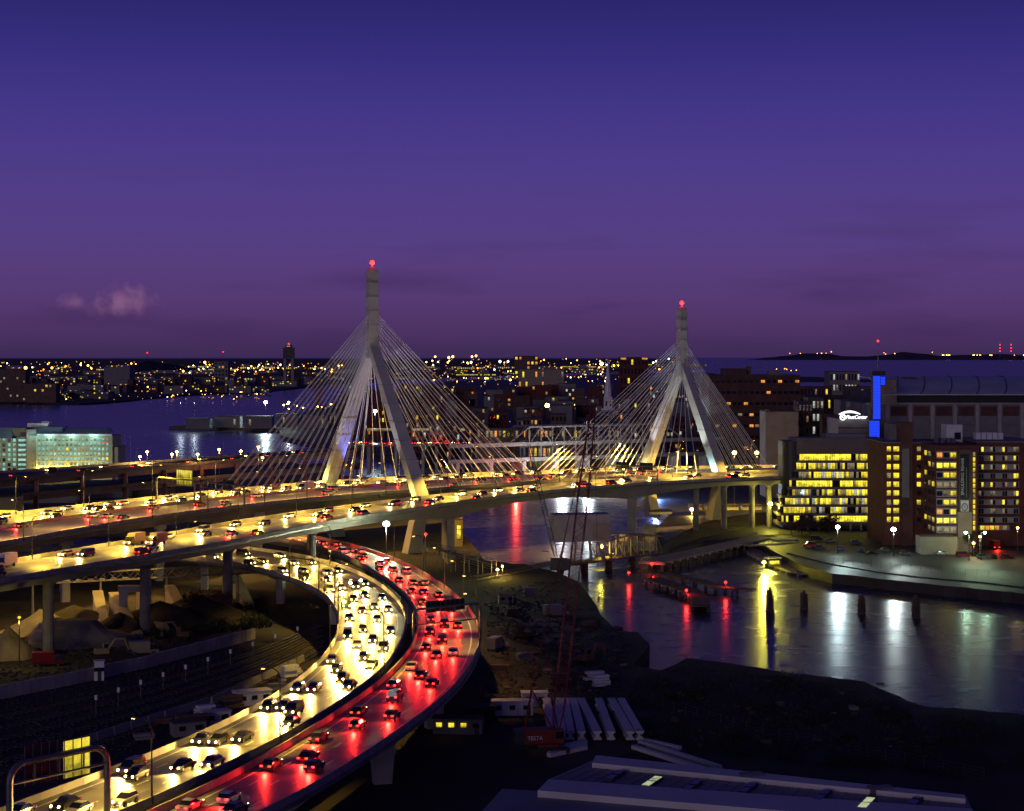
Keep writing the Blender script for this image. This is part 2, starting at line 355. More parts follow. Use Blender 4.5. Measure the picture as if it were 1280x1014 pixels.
def hill(px0, px1, d, hs, label):
    q = MB(); n = len(hs)*4; top = []
    for i in range(n+1):
        t = i/n; s = t*(len(hs)-1); a = min(int(s), len(hs)-2); fr = s-a; fr = fr*fr*(3-2*fr)
        h = hs[a]*(1-fr)+hs[a+1]*fr + 6*mnoise.noise((i*0.7, d*.01, 0))
        top.append((((px0+(px1-px0)*t)-CX)/F*d, h))
    for i in range(n):
        (x0, h0), (x1, h1) = top[i], top[i+1]
        q.quad((x0, d-d*.06, -1), (x1, d-d*.06, -1), (x1, d, h1), (x0, d, h0))
        q.quad((x0, d, h0), (x1, d, h1), (x1, d+1500, -1), (x0, d+1500, -1))
    return tag(q.build('hill', M['hill']), label, kind='structure')
hill(935, 1420, 40000, [72+(h_-72)*3.0 if h_ > 60 else h_ for h_ in [0, 66, 80, 98, 96, 76, 74, 84, 108, 96, 78, 86, 88, 94, 86, 76, 86, 74, 66, 56, 20]], 'low dark hills of an island on the horizon')
hill(160, 212, 8200, [2, 22, 40, 52, 50, 38, 24, 2], 'small dark hill on the far shore under a red beacon')
hill(960, 1095, 5200, [2, 4, 5, 5, 4, 2], 'thin dark causeway across the water behind the brick blocks')

# yard ground patches lying on the land
def patch(name, pix, z, material, label):
    pts = [at(x, y, z) for x, y in pix]; q = MB()
    q.v = [tuple(p) for p in pts]; q.f = [tuple(t) for t in tessellate_polygon([pts])]; q.m = [0]*len(q.f)
    return tag(q.build(name, material), label, kind='structure')
patch('yard', rough([(-60,800),(60,790),(180,782),(320,775),(330,790),(320,800),(160,828),(0,862),(-60,875),(-60,800)], seed=4, amp=2), 3.02, M['mud'], 'earth yard around the gravel heaps')
patch('yard', rough([(605,735),(700,725),(740,760),(780,800),(760,850),(800,880),(820,935),(700,960),(640,940),(600,860),(605,735)], seed=5, amp=3), 3.02, M['mud'], 'earth yard around the red crane')
patch('car_park', [(985,668),(1120,664),(1175,676),(1290,676),(1290,706),(1160,702),(1040,690),(1000,688)], 3.22, M['old_asphalt'], 'asphalt car park before the brick hospital')
patch('road', [(1020,700),(1120,712),(1300,722),(1300,732),(1150,722),(1040,712)], 3.22, M['old_asphalt'], 'waterside road along the basin')

# ================================================================== roads
def catmull(pts, n):
    P = [pts[0]*2-pts[1]] + list(pts) + [pts[-1]*2-pts[-2]]; out = []
    for i in range(1, len(P)-2):
        for j in range(n):
            t = j/n; a, b2, c, d = P[i-1], P[i], P[i+1], P[i+2]
            out.append(0.5*((2*b2)+(c-a)*t+(2*a-5*b2+4*c-d)*t*t+(3*b2-a-3*c+d)*t*t*t))
    out.append(P[-2].copy()); return out
def resample(pts, n):
    s = [0.0]
    for i in range(1, len(pts)): s.append(s[-1]+(pts[i]-pts[i-1]).length)
    out = []; j = 0
    for i in range(n):
        t = s[-1]*i/(n-1)
        while j < len(s)-2 and s[j+1] < t: j += 1
        u = (t-s[j])/max(1e-9, s[j+1]-s[j]); out.append(pts[j].lerp(pts[j+1], u))
    return out
def smooth(pts, it):
    for _ in range(it):
        pts = [pts[0]]+[(pts[i-1]+pts[i]*2+pts[i+1])/4 for i in range(1, len(pts)-1)]+[pts[-1]]
    return pts
class Road:
    def __init__(s, left, right, z, n=161, sm=60):
        s.z = z; s.n = n
        s.L = smooth(resample(catmull([at(x, y, z) for x, y in left], 12), n), sm)
        s.R = smooth(resample(catmull([at(x, y, z) for x, y in right], 12), n), sm)
        s.C = [(a+b2)/2 for a, b2 in zip(s.L, s.R)]
        s.S = [0.0]
        for i in range(1, n): s.S.append(s.S[-1]+(s.C[i]-s.C[i-1]).length)
        s.len = s.S[-1]
    def pt(s, dist, u):
        dist = min(max(dist, 0), s.len); lo, hi = 0, s.n-2
        while lo < hi:
            mid = (lo+hi+1)//2
            if s.S[mid] <= dist: lo = mid
            else: hi = mid-1
        t = (dist-s.S[lo])/(s.S[lo+1]-s.S[lo])
        a = s.L[lo].lerp(s.L[lo+1], t); b2 = s.R[lo].lerp(s.R[lo+1], t)
        return a.lerp(b2, u)
    def dirn(s, dist, u=0.5): return (s.pt(dist+2, u)-s.pt(dist-2, u)).normalized()
    def find(s, px, u):
        best = min(range(0, 601), key=lambda i: abs(proj(s.pt(s.len*i/600, u))[0]-px))
        return s.len*best/600
    def deck(s, parent, material, thick=0.5, name='road_deck', over=0.5):
        q = MB(); loops = []
        for a, b2 in zip(s.L, s.R):
            w = (b2-a).normalized()*over; a = a-w; b2 = b2+w
            loops.append([(a.x,a.y,s.z), (b2.x,b2.y,s.z), (b2.x,b2.y,s.z-thick), (a.x,a.y,s.z-thick)])
        q.loft(loops); return q.build(name, material, parent)
    def girder(s, parent, material, depth, u0=0.2, u1=0.8, name='box_girder', top=0.5, slope=0.06):
        q = MB(); loops = []
        for i, (a, b2) in enumerate(zip(s.L, s.R)):
            h = depth(s.S[i]) if callable(depth) else depth
            p0, p1, p2, p3 = a.lerp(b2, u0), a.lerp(b2, u1), a.lerp(b2, u1-slope), a.lerp(b2, u0+slope)
            z0, z1 = s.z-top-0.003, s.z-top-h
            loops.append([(p0.x,p0.y,z0), (p1.x,p1.y,z0), (p2.x,p2.y,z1), (p3.x,p3.y,z1)])
        q.loft(loops); return q.build(name, material, parent)
    def barrier(s, parent, u, h=0.9, w=0.4, seg=6.0, material=None, d0=0, d1=None, name='barrier_panel', drop=0.0):
        d1 = s.len if d1 is None else d1; n = max(1, int((d1-d0)/seg))
        for i in range(n):
            a0, a1 = d0+(d1-d0)*i/n+0.05, d0+(d1-d0)*(i+1)/n-0.05
            loops = []
            for k2 in range(3):
                dd = a0+(a1-a0)*k2/2; p = s.pt(dd, u); t = s.dirn(dd, u); nn = Vector((t.y, -t.x, 0))
                base, topw = w, w*0.5
                loops.append([p-nn*base/2+Vector((0,0,0.004-drop)), p-nn*topw/2+Vector((0,0,h)), p+nn*topw/2+Vector((0,0,h)), p+nn*base/2+Vector((0,0,0.004-drop))])
            q = MB(); q.loft(loops); q.build(name, material or M['barrier'], parent)
    def dashes(s, parent, us, dash=3.0, gap=9.0, w=0.24, solid=()):
        q = MB()
        for u in us:
            dd = 1.0
            while dd < s.len-dash-1:
                a, b2 = s.pt(dd, u), s.pt(dd+dash, u); t = s.dirn(dd, u); nn = Vector((t.y, -t.x, 0))*w/2; up = Vector((0,0,0.006))
                q.quad(a-nn+up, b2-nn+up, b2+nn+up, a+nn+up); dd += dash+gap
        for u in solid:
            for i in range(int(s.len/8)):
                a, b2 = s.pt(i*8, u), s.pt(i*8+8, u); t = s.dirn(i*8+4, u); nn = Vector((t.y, -t.x, 0))*w/2; up = Vector((0,0,0.006))
                q.quad(a-nn+up, b2-nn+up, b2+nn+up, a+nn+up)
        o = q.build('lane_marking', M['paint'], parent); o['kind'] = 'stuff'
    def joints(s, parent, ds, u0=0.02, u1=0.98):
        for dd in ds:
            q = MB(); a, b2 = s.pt(dd, u0), s.pt(dd, u1); t = s.dirn(dd)*0.22; up = Vector((0,0,0.005))
            q.quad(a-t+up, b2-t+up, b2+t+up, a+t+up); q.build('expansion_joint', M['black'], parent)

def road_patches(road, parent, n, seed):
    r = random.Random(seed)
    for i in range(n):
        dd, u = r.uniform(15, road.len-20), r.choice((.2, .4, .6, .8))+r.uniform(-.05, .05); a, L2, w2 = road.pt(dd, u), r.uniform(3, 11), r.uniform(.9, 2.4); t = road.dirn(dd, u); nn = Vector((t.y, -t.x, 0)); up = Vector((0,0,.003+.0004*(i % 5)))
        q = MB(); pts = []
        q.quad(a-nn*w2/2+up, a+t*L2-nn*w2/2*r.uniform(.9,1.1)+up, a+t*L2+nn*w2/2+up, a+nn*w2/2*r.uniform(.9,1.1)+up); q.build('road_patch', M['road_patch'], parent)
# --- the two curving ramps ------------------------------------------------
ZR = 14.0
yl = Road([(-140,1072),(-60,1042),(58,997),(155,962),(233,931),(328,884),(372,855),(405,826),(422,796),(423,767),(402,742),(368,727),(335,716),(298,707),(230,697),(130,689),(50,687),(-80,688)],
          [(30,1072),(110,1042),(194,1004),(233,986),(317,947),(372,916),(435,877),(481,840),(502,806),(509,771),(494,747),(464,725),(427,709),(372,695),(302,686),(230,678),(130,671),(50,669),(-80,669)], ZR)
rd = Road([(70,1072),(150,1040),(194,1021),(280,981),(324,955),(372,928),(435,886),(486,849),(516,813),(525,778),(516,755),(486,728),(446,704),(402,686),(330,672),(250,662),(150,657),(40,656)],
          [(215,1072),(290,1042),(368,1008),(409,980),(464,943),(520,906),(564,870),(590,838),(601,803),(597,776),(575,751),(545,728),(501,704),(457,688),(405,675),(330,663),(250,655),(150,650),(40,649)], ZR)
for rdn, (road, label) in enumerate(((yl, 'curved elevated ramp carrying oncoming traffic with lit headlights'), (rd, 'curved elevated ramp carrying departing traffic with red taillights'))):
    e = empty('elevated_ramp_road', kind='structure', label=label)
    road.deck(e, M['asphalt']); road.girder(e, M['girder'], 1.6, 0.14, 0.86)
    road.barrier(e, 0.0, 1.0, seg=5.0, drop=0.6); road.barrier(e, 1.0, 1.0, seg=5.0, drop=0.6)
    road.dashes(e, (0.3, 0.5, 0.7), solid=(0.12, 0.88)); road.joints(e, [60, 105, 150, 196, 242, 290])
    road_patches(road, e, 26, 5+rdn)
    piers = [(0.5, d) for d in (40, 85, 128, 172, 215, 258, 300, 340)]
    for u, dd in piers:
        if dd > road.len: continue
        c = road.pt(dd, u); a, b2 = road.pt(dd, 0.2), road.pt(dd, 0.8); t = (b2-a).normalized(); nn = Vector((-t.y, t.x, 0))
        q = MB()
        q.loft([[a+nn*1+Vector((0,0,-2.1)), b2+nn*1+Vector((0,0,-2.1)), b2-nn*1+Vector((0,0,-2.1)), a-nn*1+Vector((0,0,-2.1))],
                [c-t*2+nn*1+Vector((0,0,-4)), c+t*2+nn*1+Vector((0,0,-4)), c+t*2-nn*1+Vector((0,0,-4)), c-t*2-nn*1+Vector((0,0,-4))],
                [c-t*1.3+nn*.9+Vector((0,0,-13)), c+t*1.3+nn*.9+Vector((0,0,-13)), c+t*1.3-nn*.9+Vector((0,0,-13)), c-t*1.3-nn*.9+Vector((0,0,-13))]])
        q.build('pier', M['concrete'], e)

# --- cable-stayed bridge --------------------------------------------------
ZB = 23.0
zk = Road([(-170,669),(0,646),(155,628),(310,612),(412,604),(512,597.5),(630,592),(777,587),(880,585),(955,584),(1040,583)],
          [(-170,714),(0,682),(180,650),(306,634),(440,620.5),(540,613.5),(660,604.5),(780,598),(880,593.5),(955,591.5),(1040,590)], ZB, sm=40)
zk_e = empty('cable_stayed_bridge', at(466, 612, 3), 0, 'cable-stayed bridge with two white inverted-Y towers over the river', 'bridge')
def Z(o): o.matrix_parent_inverse = Matrix.Translation(-zk_e.location); return o
zroot = zk_e
class _P: pass
zk_e.location = (0, 0, 0)
zk.deck(zk_e, M['asphalt'], 0.6); zk.girder(zk_e, M['girder'], 2.6, 0.06, 0.94, slope=0.03)
zk.barrier(zk_e, 0.0, 1.0, seg=8, drop=0.7); zk.barrier(zk_e, 1.0, 1.0, seg=8, drop=0.7)
zk.barrier(zk_e, 0.45, 0.9, 0.6, seg=8, name='median_panel')
zk.dashes(zk_e, (0.11, 0.2, 0.29, 0.37, 0.55, 0.65, 0.75, 0.86), w=0.2, solid=(0.03, 0.43, 0.48, 0.96))
def tower(pn, pf, ztop, zsplit, zc0, zc1, back_px, ncab_main, main_px_near, main_px_far, back_rng):
    n_, f_ = at(*pn, ZB), at(*pf, ZB); c = (n_+f_)/2; t = (n_-f_).normalized(); a = Vector((-t.y, t.x, 0)); half = (n_-f_).length/2
    te = empty('tower'); te.parent = zk_e
    te['label'] = 'inverted-Y concrete tower'
    def sec(off, z, ht, ha): 
        p = Vector((c.x, c.y, z))+t*off
        return [p-t*ht-a*ha, p+t*ht-a*ha, p+t*ht+a*ha, p-t*ht+a*ha]
    q = MB(); q.loft([sec(0, zsplit-3, 1.9, 2.2), sec(0, zsplit+2, 1.65, 2.0), sec(0, (zsplit+ztop)/2, 1.5, 1.9), sec(0, ztop-4, 1.35, 1.75)]); q.build('shaft', M['tower'], te)
    q = MB(); q.loft([sec(0, ztop-4.01, 1.55, 1.95), sec(0, ztop-1.4, 1.5, 1.85), sec(0, ztop, 0.25, 0.3)]); q.build('pinnacle', M['tower'], te)
    for s in (1, -1):
        zs = [zsplit+1.0, zsplit-6, zsplit-16, ZB, ZB-2.5]
        def off(z): return s*(0.9+(half-0.9)*(zsplit+1-z)/(zsplit+1-ZB))
        loops = [sec(off(z), z, 1.35+0.75*min(1, (zsplit-z+1)/20), 1.7+0.7*min(1, (zsplit-z+1)/30)) for z in zs]
        loops += [sec(s*half*0.93, ZB-9, 2.1, 2.4), sec(s*half*0.80, 1.5, 2.4, 2.6)]
        q = MB(); q.loft(loops); lo = q.build('leg', M['tower'], te)
        zj = zsplit-6
        while zj > ZB+3:
            q = MB(); hs_ = (1.35+0.75*min(1, (zsplit-zj+1)/20)+.03, 1.7+0.7*min(1, (zsplit-zj+1)/30)+.03); q.loft([sec(off(zj), zj, *hs_), sec(off(zj-.3), zj-.3, *hs_)]); q.build('pour_joint', M['concrete'], te); zj -= 6.5
    for k2 in range(5):      # construction lifts: shallow reveals round the shaft
        z = zsplit+4+(ztop-6-zsplit-4)*k2/4; q = MB(); w = 0.03
        q.loft([sec(0, z, 1.68, 2.05), sec(0, z+0.25, 1.68, 2.05)]); q.build('shaft_band', M['concrete'], te)
    q = MB(); q.ball((c.x, c.y, ztop+1.4), 0.85); q.cyl((c.x, c.y, ztop-.3), (c.x, c.y, ztop+.9), .12); q.build('beacon', M['beacon'], te)
    # cables
    def cab(p0, p1, r=0.125):
        q = MB(); q.cyl(p0, p1, r, k=5); q.build('cable', M['cable'], zk_e)
    for lst, u, s in ((main_px_near, 1.0, 1), (main_px_far, 0.0, -1)):
        for i in range(ncab_main):
            fr = i/(ncab_main-1); px = lst[0]+(lst[1]-lst[0])*fr
            g = zk.pt(zk.find(px, u), u); zt = zc0+(zc1-zc0)*fr
            cab(Vector((c.x, c.y, zt))+t*s*1.2, (g.x, g.y, ZB+0.6))
    nb = back_rng
    for i in range(nb):
        fr = i/(nb-1); px = back_px[0]+(back_px[1]-back_px[0])*fr
        g = zk.pt(zk.find(px, 0.45), 0.45); zt = zc0+(zc1-zc0)*fr
        for s in (-0.5, 0.5):
            cab(Vector((c.x, c.y, zt))+t*s, Vector((g.x, g.y, ZB+0.9))+t*s*1.2, 0.10)
    return c, t, a, half
T1 = tower((526, 622), (411, 604), 105.2, 74.5, 73.0, 89.0, (448, 268), 16, (552, 670), (436, 662), 17)
T2 = tower((900, 591.5), (807, 584.5), 93.8, 66.5, 63.5, 79.5, (903, 962), 16, (872, 674), (794, 670), 11)
# bridge floodlights: wash the towers from the deck
def tower_flood(T, s, col, energy, label, along, ztarget=55, size=50):
    c, t, a, half = T
    p = Vector((c.x, c.y, ZB))+t*s*half*0.84+a*along; p.z = ZB+0.9
    e = empty('flood_light', p, 0, label, 'flood light', 'floodlights washing the bridge towers')
    q = MB(); q.box((0,0,-.6), (.5,.5,.6)); q.build('base', M['dark_steel'], e)
    tgt = Vector((c.x, c.y, ztarget))+t*s*half*(0.84*(1-(ztarget-ZB)/50)); d = (tgt-p).normalized()
    q = MB(); q.cyl(Vector((0,0,-.2)), Vector((0,0,-.2))+d*.4, .28, .4); q.build('lamp_head', M['dark_steel'], e)
    light('lamp', 'SPOT', d*.5, energy, col, e, .2, look_rot(d), R(size), 0.8)
TF = [(T1, 1, (.93,.91,1), 26000, 'flood light at the foot of the near leg of the taller tower', -13, 62),
      (T1, -1, (.93,.91,1), 30000, 'flood light at the foot of the far leg of the taller tower', -13, 62),
      (T1, -1, (.12,.2,1), 90000, 'blue flood light inside the far leg of the taller tower', 7, 55),
      (T2, 1, (.8,1,.9), 36000, 'flood light at the foot of the near leg of the shorter tower', -13, 55),
      (T2, -1, (.95,.92,1), 32000, 'flood light at the foot of the far leg of the shorter tower', -13, 55)]
def leg_lamp(T, s, energy, col, label):
    c, t, a, half = T; p = Vector((c.x, c.y, ZB))+t*s*(half-2.2 if s > 0 else half-3.5)-a*5; p.z = ZB+.7
    e = empty('flood_light', p, 0, label, 'flood light', 'lamps at the tower feet')
    q = MB(); q.box((0,0,-.35), (.8,.5,.6)); q.build('housing', M['dark_steel'], e); light('lamp', 'POINT', (0,0,.9), energy, col, e, .3)
leg_lamp(T1, 1, 2600, (1,.85,.12), 'yellow lamp at the near foot of the taller tower'); leg_lamp(T1, -1, 5000, (1,.9,.2), 'yellow lamp at the far foot of the taller tower')
leg_lamp(T2, 1, 2600, (.5,1,.95), 'teal lamp at the near foot of the shorter tower'); leg_lamp(T2, -1, 1500, (1,.85,.3), 'yellow lamp at the far foot of the shorter tower')
for a_ in TF: tower_flood(a_[0], a_[1], a_[2], a_[3], a_[4], a_[5], a_[6])
for dd in (zk.find(80, 0.5), zk.find(200, .5), zk.find(320, .5)):
    for u in (0.12, 0.36, 0.62, 0.9):
        p = zk.pt(dd, u); q = MB(); q.box((p.x, p.y, 11.4), (2.2, 2.2, 16.8), 0.5); q.box((p.x, p.y, 19.6), (4, 2.6, 1.4), 0.5); q.build('pier', M['concrete'], zk_e)

# --- near box-girder bridge ----------------------------------------------
nb = Road([(-170,736),(0,706),(180,675.5),(300,653.5),(440,634),(530,623),(660,610),(777,600.5),(880,594.5),(955,591.7),(1040,590.5)],
          [(-170,763),(0,729),(180,698),(294,679),(400,657),(530,636.5),(600,626),(660,619),(777,608),(880,602),(955,599),(1040,597)], ZB, sm=40)
nb_e = empty('girder_bridge', (0,0,0), 0, 'concrete box-girder road bridge in front of the cable-stayed bridge', 'bridge')
s1, s2, s0 = nb.find(565, 1), nb.find(788, 1), nb.find(390, 1)
def depth(dd):
    h = 1.9
    for s in (s1, s2): h += 3.0*max(0, 1-abs(dd-s)/48)**1.6
    return h
nb.deck(nb_e, M['asphalt'], 0.5); nb.girder(nb_e, M['girder'], depth, 0.12, 0.92, slope=0.03)
nb.barrier(nb_e, 0.0, 1.0, seg=6, drop=0.6); nb.barrier(nb_e, 1.0, 1.0, seg=6, drop=0.6)
nb.dashes(nb_e, (0.27, 0.73), solid=(0.08, 0.48, 0.52, 0.92)); nb.joints(nb_e, [nb.find(404, 1), nb.find(296, 1)])
def column(par, px, py, d_off=0, r=1.3, base=2.0, road=nb, u=0.5, w=None):
    p = road.pt(road.find(px, u), u); q = MB()
    top = ZB-2.2
    q.cyl((p.x, p.y, base), (p.x, p.y, top-1.4), r, k=12); q.cyl((p.x, p.y, top-1.4), (p.x, p.y, top-.2), r, r*1.9, k=12)
    q.build('pier', M['column'], par, smooth=False)
for px in (60, 182, 284, 390):
    for u in (0.25, 0.75): column(nb_e, px, 0, u=u)
for s in (s1, s2):
    q = MB(); a, b2 = nb.pt(s, 0.2), nb.pt(s, 0.86); w = nb.dirn(s)*2.2
    top = ZB-depth(s)-0.4
    q.loft([[Vector((p.x, p.y, z)) for p in (a-w, b2-w, b2+w, a+w)] for z in (-2, 6, top)]); q.build('pier', M['concrete'], nb_e)
    q = MB(); q.box((*((a+b2)/2).xy, 0.9), ((b2-a).length+5, 10, 1.6), math.atan2((b2-a).y, (b2-a).x)); q.build('pier_cap', M['concrete'], nb_e)
for px in (870, 905, 940, 962):
    for u in (0.3, 0.8): column(nb_e, px, 0, u=u, r=1.1)

# --- maroon double-deck viaduct behind on the left -------------------------
mv = Road([(-140,601),(0,592),(110,584.5),(200,578),(300,570.5),(363,566),(450,560)], [(-140,611),(0,600.5),(110,592),(200,584.5),(300,576),(363,571),(450,564.5)], 23.0, n=81)
mv_e = empty('steel_viaduct', (0,0,0), 0, 'old maroon double-deck steel viaduct passing behind the cable-stayed bridge', 'viaduct')
mv.deck(mv_e, M['old_asphalt'], 0.5); mv.girder(mv_e, M['maroon'], 2.2, 0.02, 0.98, slope=0)
mv.barrier(mv_e, 1.0, 1.1, 0.3, seg=9, drop=0.5, material=M['brown']); mv.barrier(mv_e, 0.0, 1.1, 0.3, seg=9, drop=0.5)
mv2 = Road([(-140,601),(0,592),(110,584.5),(200,578),(300,570.5),(363,566),(450,560)], [(-140,611),(0,600.5),(110,592),(200,584.5),(300,576),(363,571),(450,564.5)], 23.0, n=81)
for lst in (mv2.L, mv2.R, mv2.C):
    for p in lst: p.z = 16.5
mv2.z = 16.5
mv2.deck(mv_e, M['old_asphalt'], 0.5, 'lower_deck', over=1.5); mv2.girder(mv_e, M['maroon'], 2.0, 0.0, 1.0, 'lower_girder', slope=0)
mv2.barrier(mv_e, 1.08, 0.9, 0.3, seg=9, drop=0.5, material=M['brown'])
for dd in range(20, int(mv.len), 26):
    for u in (0.0, 1.0):
        p = mv.pt(dd, u); q = MB(); q.box((p.x, p.y, 12), (1.5, 1.5, 19.4)); q.build('column', M['maroon'], mv_e)

# --- old truss bridge behind -----------------------------------------------
tb_e = empty('truss_bridge', (0,0,0), 0, 'old steel truss bridge with two decks behind the shorter tower', 'bridge')
A, B2 = atd(560, 553, 900), atd(900, 553, 985); A.z = B2.z = 25; L_ = (B2-A).length; dx = (B2-A).normalized(); ny = Vector((-dx.y, dx.x, 0)); rz_ = math.atan2(dx.y, dx.x)
def tpt(s, off, z): p = A+dx*s+ny*off; return Vector((p.x, p.y, z))
for nm, z in (('upper_deck', 26.0), ('lower_deck', 18.0)):
    q = MB(); c = tpt(L_/2, 8, z); q.box(c, (L_, 16, 1.2), rz_); q.build(nm, M['old_asphalt'], tb_e)
    q = MB(); c = tpt(L_/2, -0.4, z+0.2); q.box(c, (L_, 0.5, 2.0), rz_); q.build('edge_girder', M['truss'], tb_e)
for side in (0, 16):
    q = MB(); q.box(tpt(L_*0.53, side, 35.0), (L_*0.5, .7, .8), rz_); q.build('top_chord', M['truss'], tb_e)
    ns = 12
    for i in range(ns+1):
        s = L_*(0.28+0.5*i/ns)
        q = MB(); q.cyl(tpt(s, side, 18), tpt(s, side, 35), .32, k=4); q.build('post', M['truss'], tb_e)
        if i < ns:
            s2_ = L_*(0.28+0.5*(i+1)/ns); up = i % 2 == 0
            q = MB(); q.cyl(tpt(s, side, 26 if up else 35), tpt(s2_, side, 35 if up else 26), .28, k=4); q.build('diagonal', M['truss'], tb_e)
    for s, s2_ in ((L_*.28, L_*.2), (L_*.78, L_*.86)):
        q = MB(); q.cyl(tpt(s, side, 35), tpt(s2_, side, 26), .34, k=4); q.build('end_post', M['truss'], tb_e)
for i in range(9):
    q = MB(); q.box(tpt(L_*(0.04+0.115*i), 8, 9.5), (2, 12, 17), rz_); q.build('pier', M['concrete'], tb_e)
# ================================================================== buildings
def building(px0, px1, ytop, d, depth, material, label, group=None, cat='building', name='building', zb=3.0, rows=0, cols=0, lit=0.3, kinds=('w_yellow','w_dim','w_orange'), rz=0.0,
             ww=None, wh=None, dark=True, roof=True, parapet=0.6, zw0=None, side=False, rnd=random, ztop=None):
    x0, x1 = (px0-CX)/F*d, (px1-CX)/F*d; zt = HC-(ytop-HY)/F*d if ztop is None else ztop; w, h = x1-x0, zt-zb
    e = empty(name, ((x0+x1)/2, d, zb), rz, label, cat, group)
    q = MB(); q.box((0, depth/2, h/2), (w, depth, h)); q.build('wall', material, e)
    if roof:
        q = MB(); q.box((0, depth/2, h+parapet/2+.003), (w+.3, depth+.3, parapet)); q.build('roof', M['roof'], e)
    if rows and cols:
        cw, rh = w/cols, (h-(zw0 or 1.5))/rows
        for r in range(rows):
            for c in range(cols):
                on = rnd.random() < lit
                if not on and not dark: continue
                k2 = rnd.choice(kinds) if on else 'glass'
                put('window', WM[k2], e, (-w/2+cw*(c+.5), -0.02, (zw0 or 1.5)+rh*(r+.5)), (0,0,0), (ww or cw*.55, 1, wh or rh*.55))
        if side:
            sc_ = max(1, int(depth/cw))
            for r in range(rows):
                for c in range(sc_):
                    on = rnd.random() < lit*.6
                    if not on and not dark: continue
                    sx = -w/2-.02 if x0 > 0 else w/2+.02
                    put('window', WM[rnd.choice(kinds) if on else 'glass'], e, (sx, depth/sc_*(c+.5), (zw0 or 1.5)+rh*(r+.5)), (0,0,R(90)), (ww or cw*.55, 1, wh or rh*.55))
    return e, w, h
def roof_box(e, x, y, z, sx, sy, sz, material='grey_wall', name='roof_plant'):
    q = MB(); q.box((x, y, z+sz/2), (sx, sy, sz)); return q.build(name, M[material], e)

# --- curved office building (yellow ribbons of windows) --------------------
D0 = 700.0; k0 = D0/F
def ox(px): return (px-CX)*k0
def oz(py): return HC-(py-HY)*k0
ob = empty('office_building', (ox(1040), D0, 3.2), 0, 'rounded grey office building with ribbons of yellow lit windows', 'building')
def obp(p): return (p[0]-ox(1040), p[1]-D0)
xr = ox(1105)
rows_y = [572, 583, 594, 605, 616, 627, 638, 649]
lefts = [993, 989, 986, 983, 978, 975, 973, 973]
lit_spans = [[(200,665),(690,770),(825,905)], [(165,200),(230,300),(330,550),(720,905)], [(360,585),(745,800)], [(180,505),(570,665),(690,810)], [(300,325),(480,530),(555,580),(610,900)],
             [(90,125),(150,330),(340,635),(690,715),(740,805),(825,900)], [(140,320),(410,440),(500,610),(740,830)], [(125,155),(215,245),(410,500),(505,905)]]
def plan(xl, y_in=0.0, dep=15.0):
    r = 4.0; pts = []
    for i in range(9):
        a = math.pi+ (math.pi/2)*i/8
        pts.append((xl+r+r*math.cos(a), D0+y_in+r+r*math.sin(a)))
    pts += [(xr, D0+y_in), (xr, D0+dep), (xl, D0+dep)]
    return [obp(p) for p in pts]
core = MB(); core.prism(plan(ox(976)+1.2, 1.2), 0.2, oz(552)-3.2); core.build('core', M['black'], ob)
for i, (ry, lx) in enumerate(zip(rows_y, lefts)):
    zt, zb_ = oz(ry-4.2)-3.2, oz(ry+3.8)-3.2
    # spandrel band under this window row
    q = MB(); q.prism(plan(ox(lx)), oz(rows_y[i]+7.0 if i < 7 else 657)-3.2, zb_); q.build('spandrel', M['mauve'], ob)
    if i == 0:
        q = MB(); q.prism(plan(ox(lx)), zt, oz(549)-3.2); q.build('attic_wall', M['mauve'], ob)
        q = MB(); q.prism(plan(ox(lx)-.4, -.4), oz(549)-3.2+.003, oz(548)-3.2); q.build('cornice', M['grey_wall'], ob)
    # panes along the straight front
    p0 = ox(lx)+4.0; npn = 34; wv = (xr-p0)/npn
    for j in range(npn):
        xc = p0+wv*(j+.5); v = ((xc/k0+CX)-960)*6.34
        on = any(a <= v <= b2 for a, b2 in lit_spans[i])
        kk = ('w_bright' if (i in (0, 3, 7) and 170 < v < 680) or (i == 7 and v > 500) else random.choice(['w_yellow','w_yellow','w_bright','w_yellow','w_dim','w_white'])) if on else random.choice(['glass','w_dim','w_dim' if random.random() < .5 else 'w_yellow'])
        put('window', WM[kk], ob, (xc-ox(1040), 0.55, (zt+zb_)/2), (0,0,0), (wv*.93, 1, zt-zb_-.02))
    for j in range(6):
        a = math.pi+(math.pi/2)*(j+.5)/6; r = 3.6
        xc, yc = ox(lx)+4+r*math.cos(a), 4+r*math.sin(a); v = ((xc/k0+CX)-960)*6.34
        on = any(a2 <= v+10 and v-10 <= b2 for a2, b2 in lit_spans[i]) and random.random() < .8
        put('window', WM['w_yellow' if on else 'glass'], ob, (xc-ox(1040), yc, (zt+zb_)/2), (0,0,a+R(90)), (.9, 1, zt-zb_-.02))
for (x, y, z) in ((-14, 20, 0),): pass
roof_box(ob, 6, 7, oz(548)-3.2, 16, 6, 1.6)
for i in range(9):      # ground-floor piers of the arcade
    q = MB(); q.box((-14+4.2*i, -2.0, 1.4), (.6, .6, 2.8)); q.build('arcade_pier', M['concrete'], ob)
q = MB(); q.box((3, -1.6, 3.0), (38, 3.0, .5)); q.build('canopy', M['grey_wall'], ob)

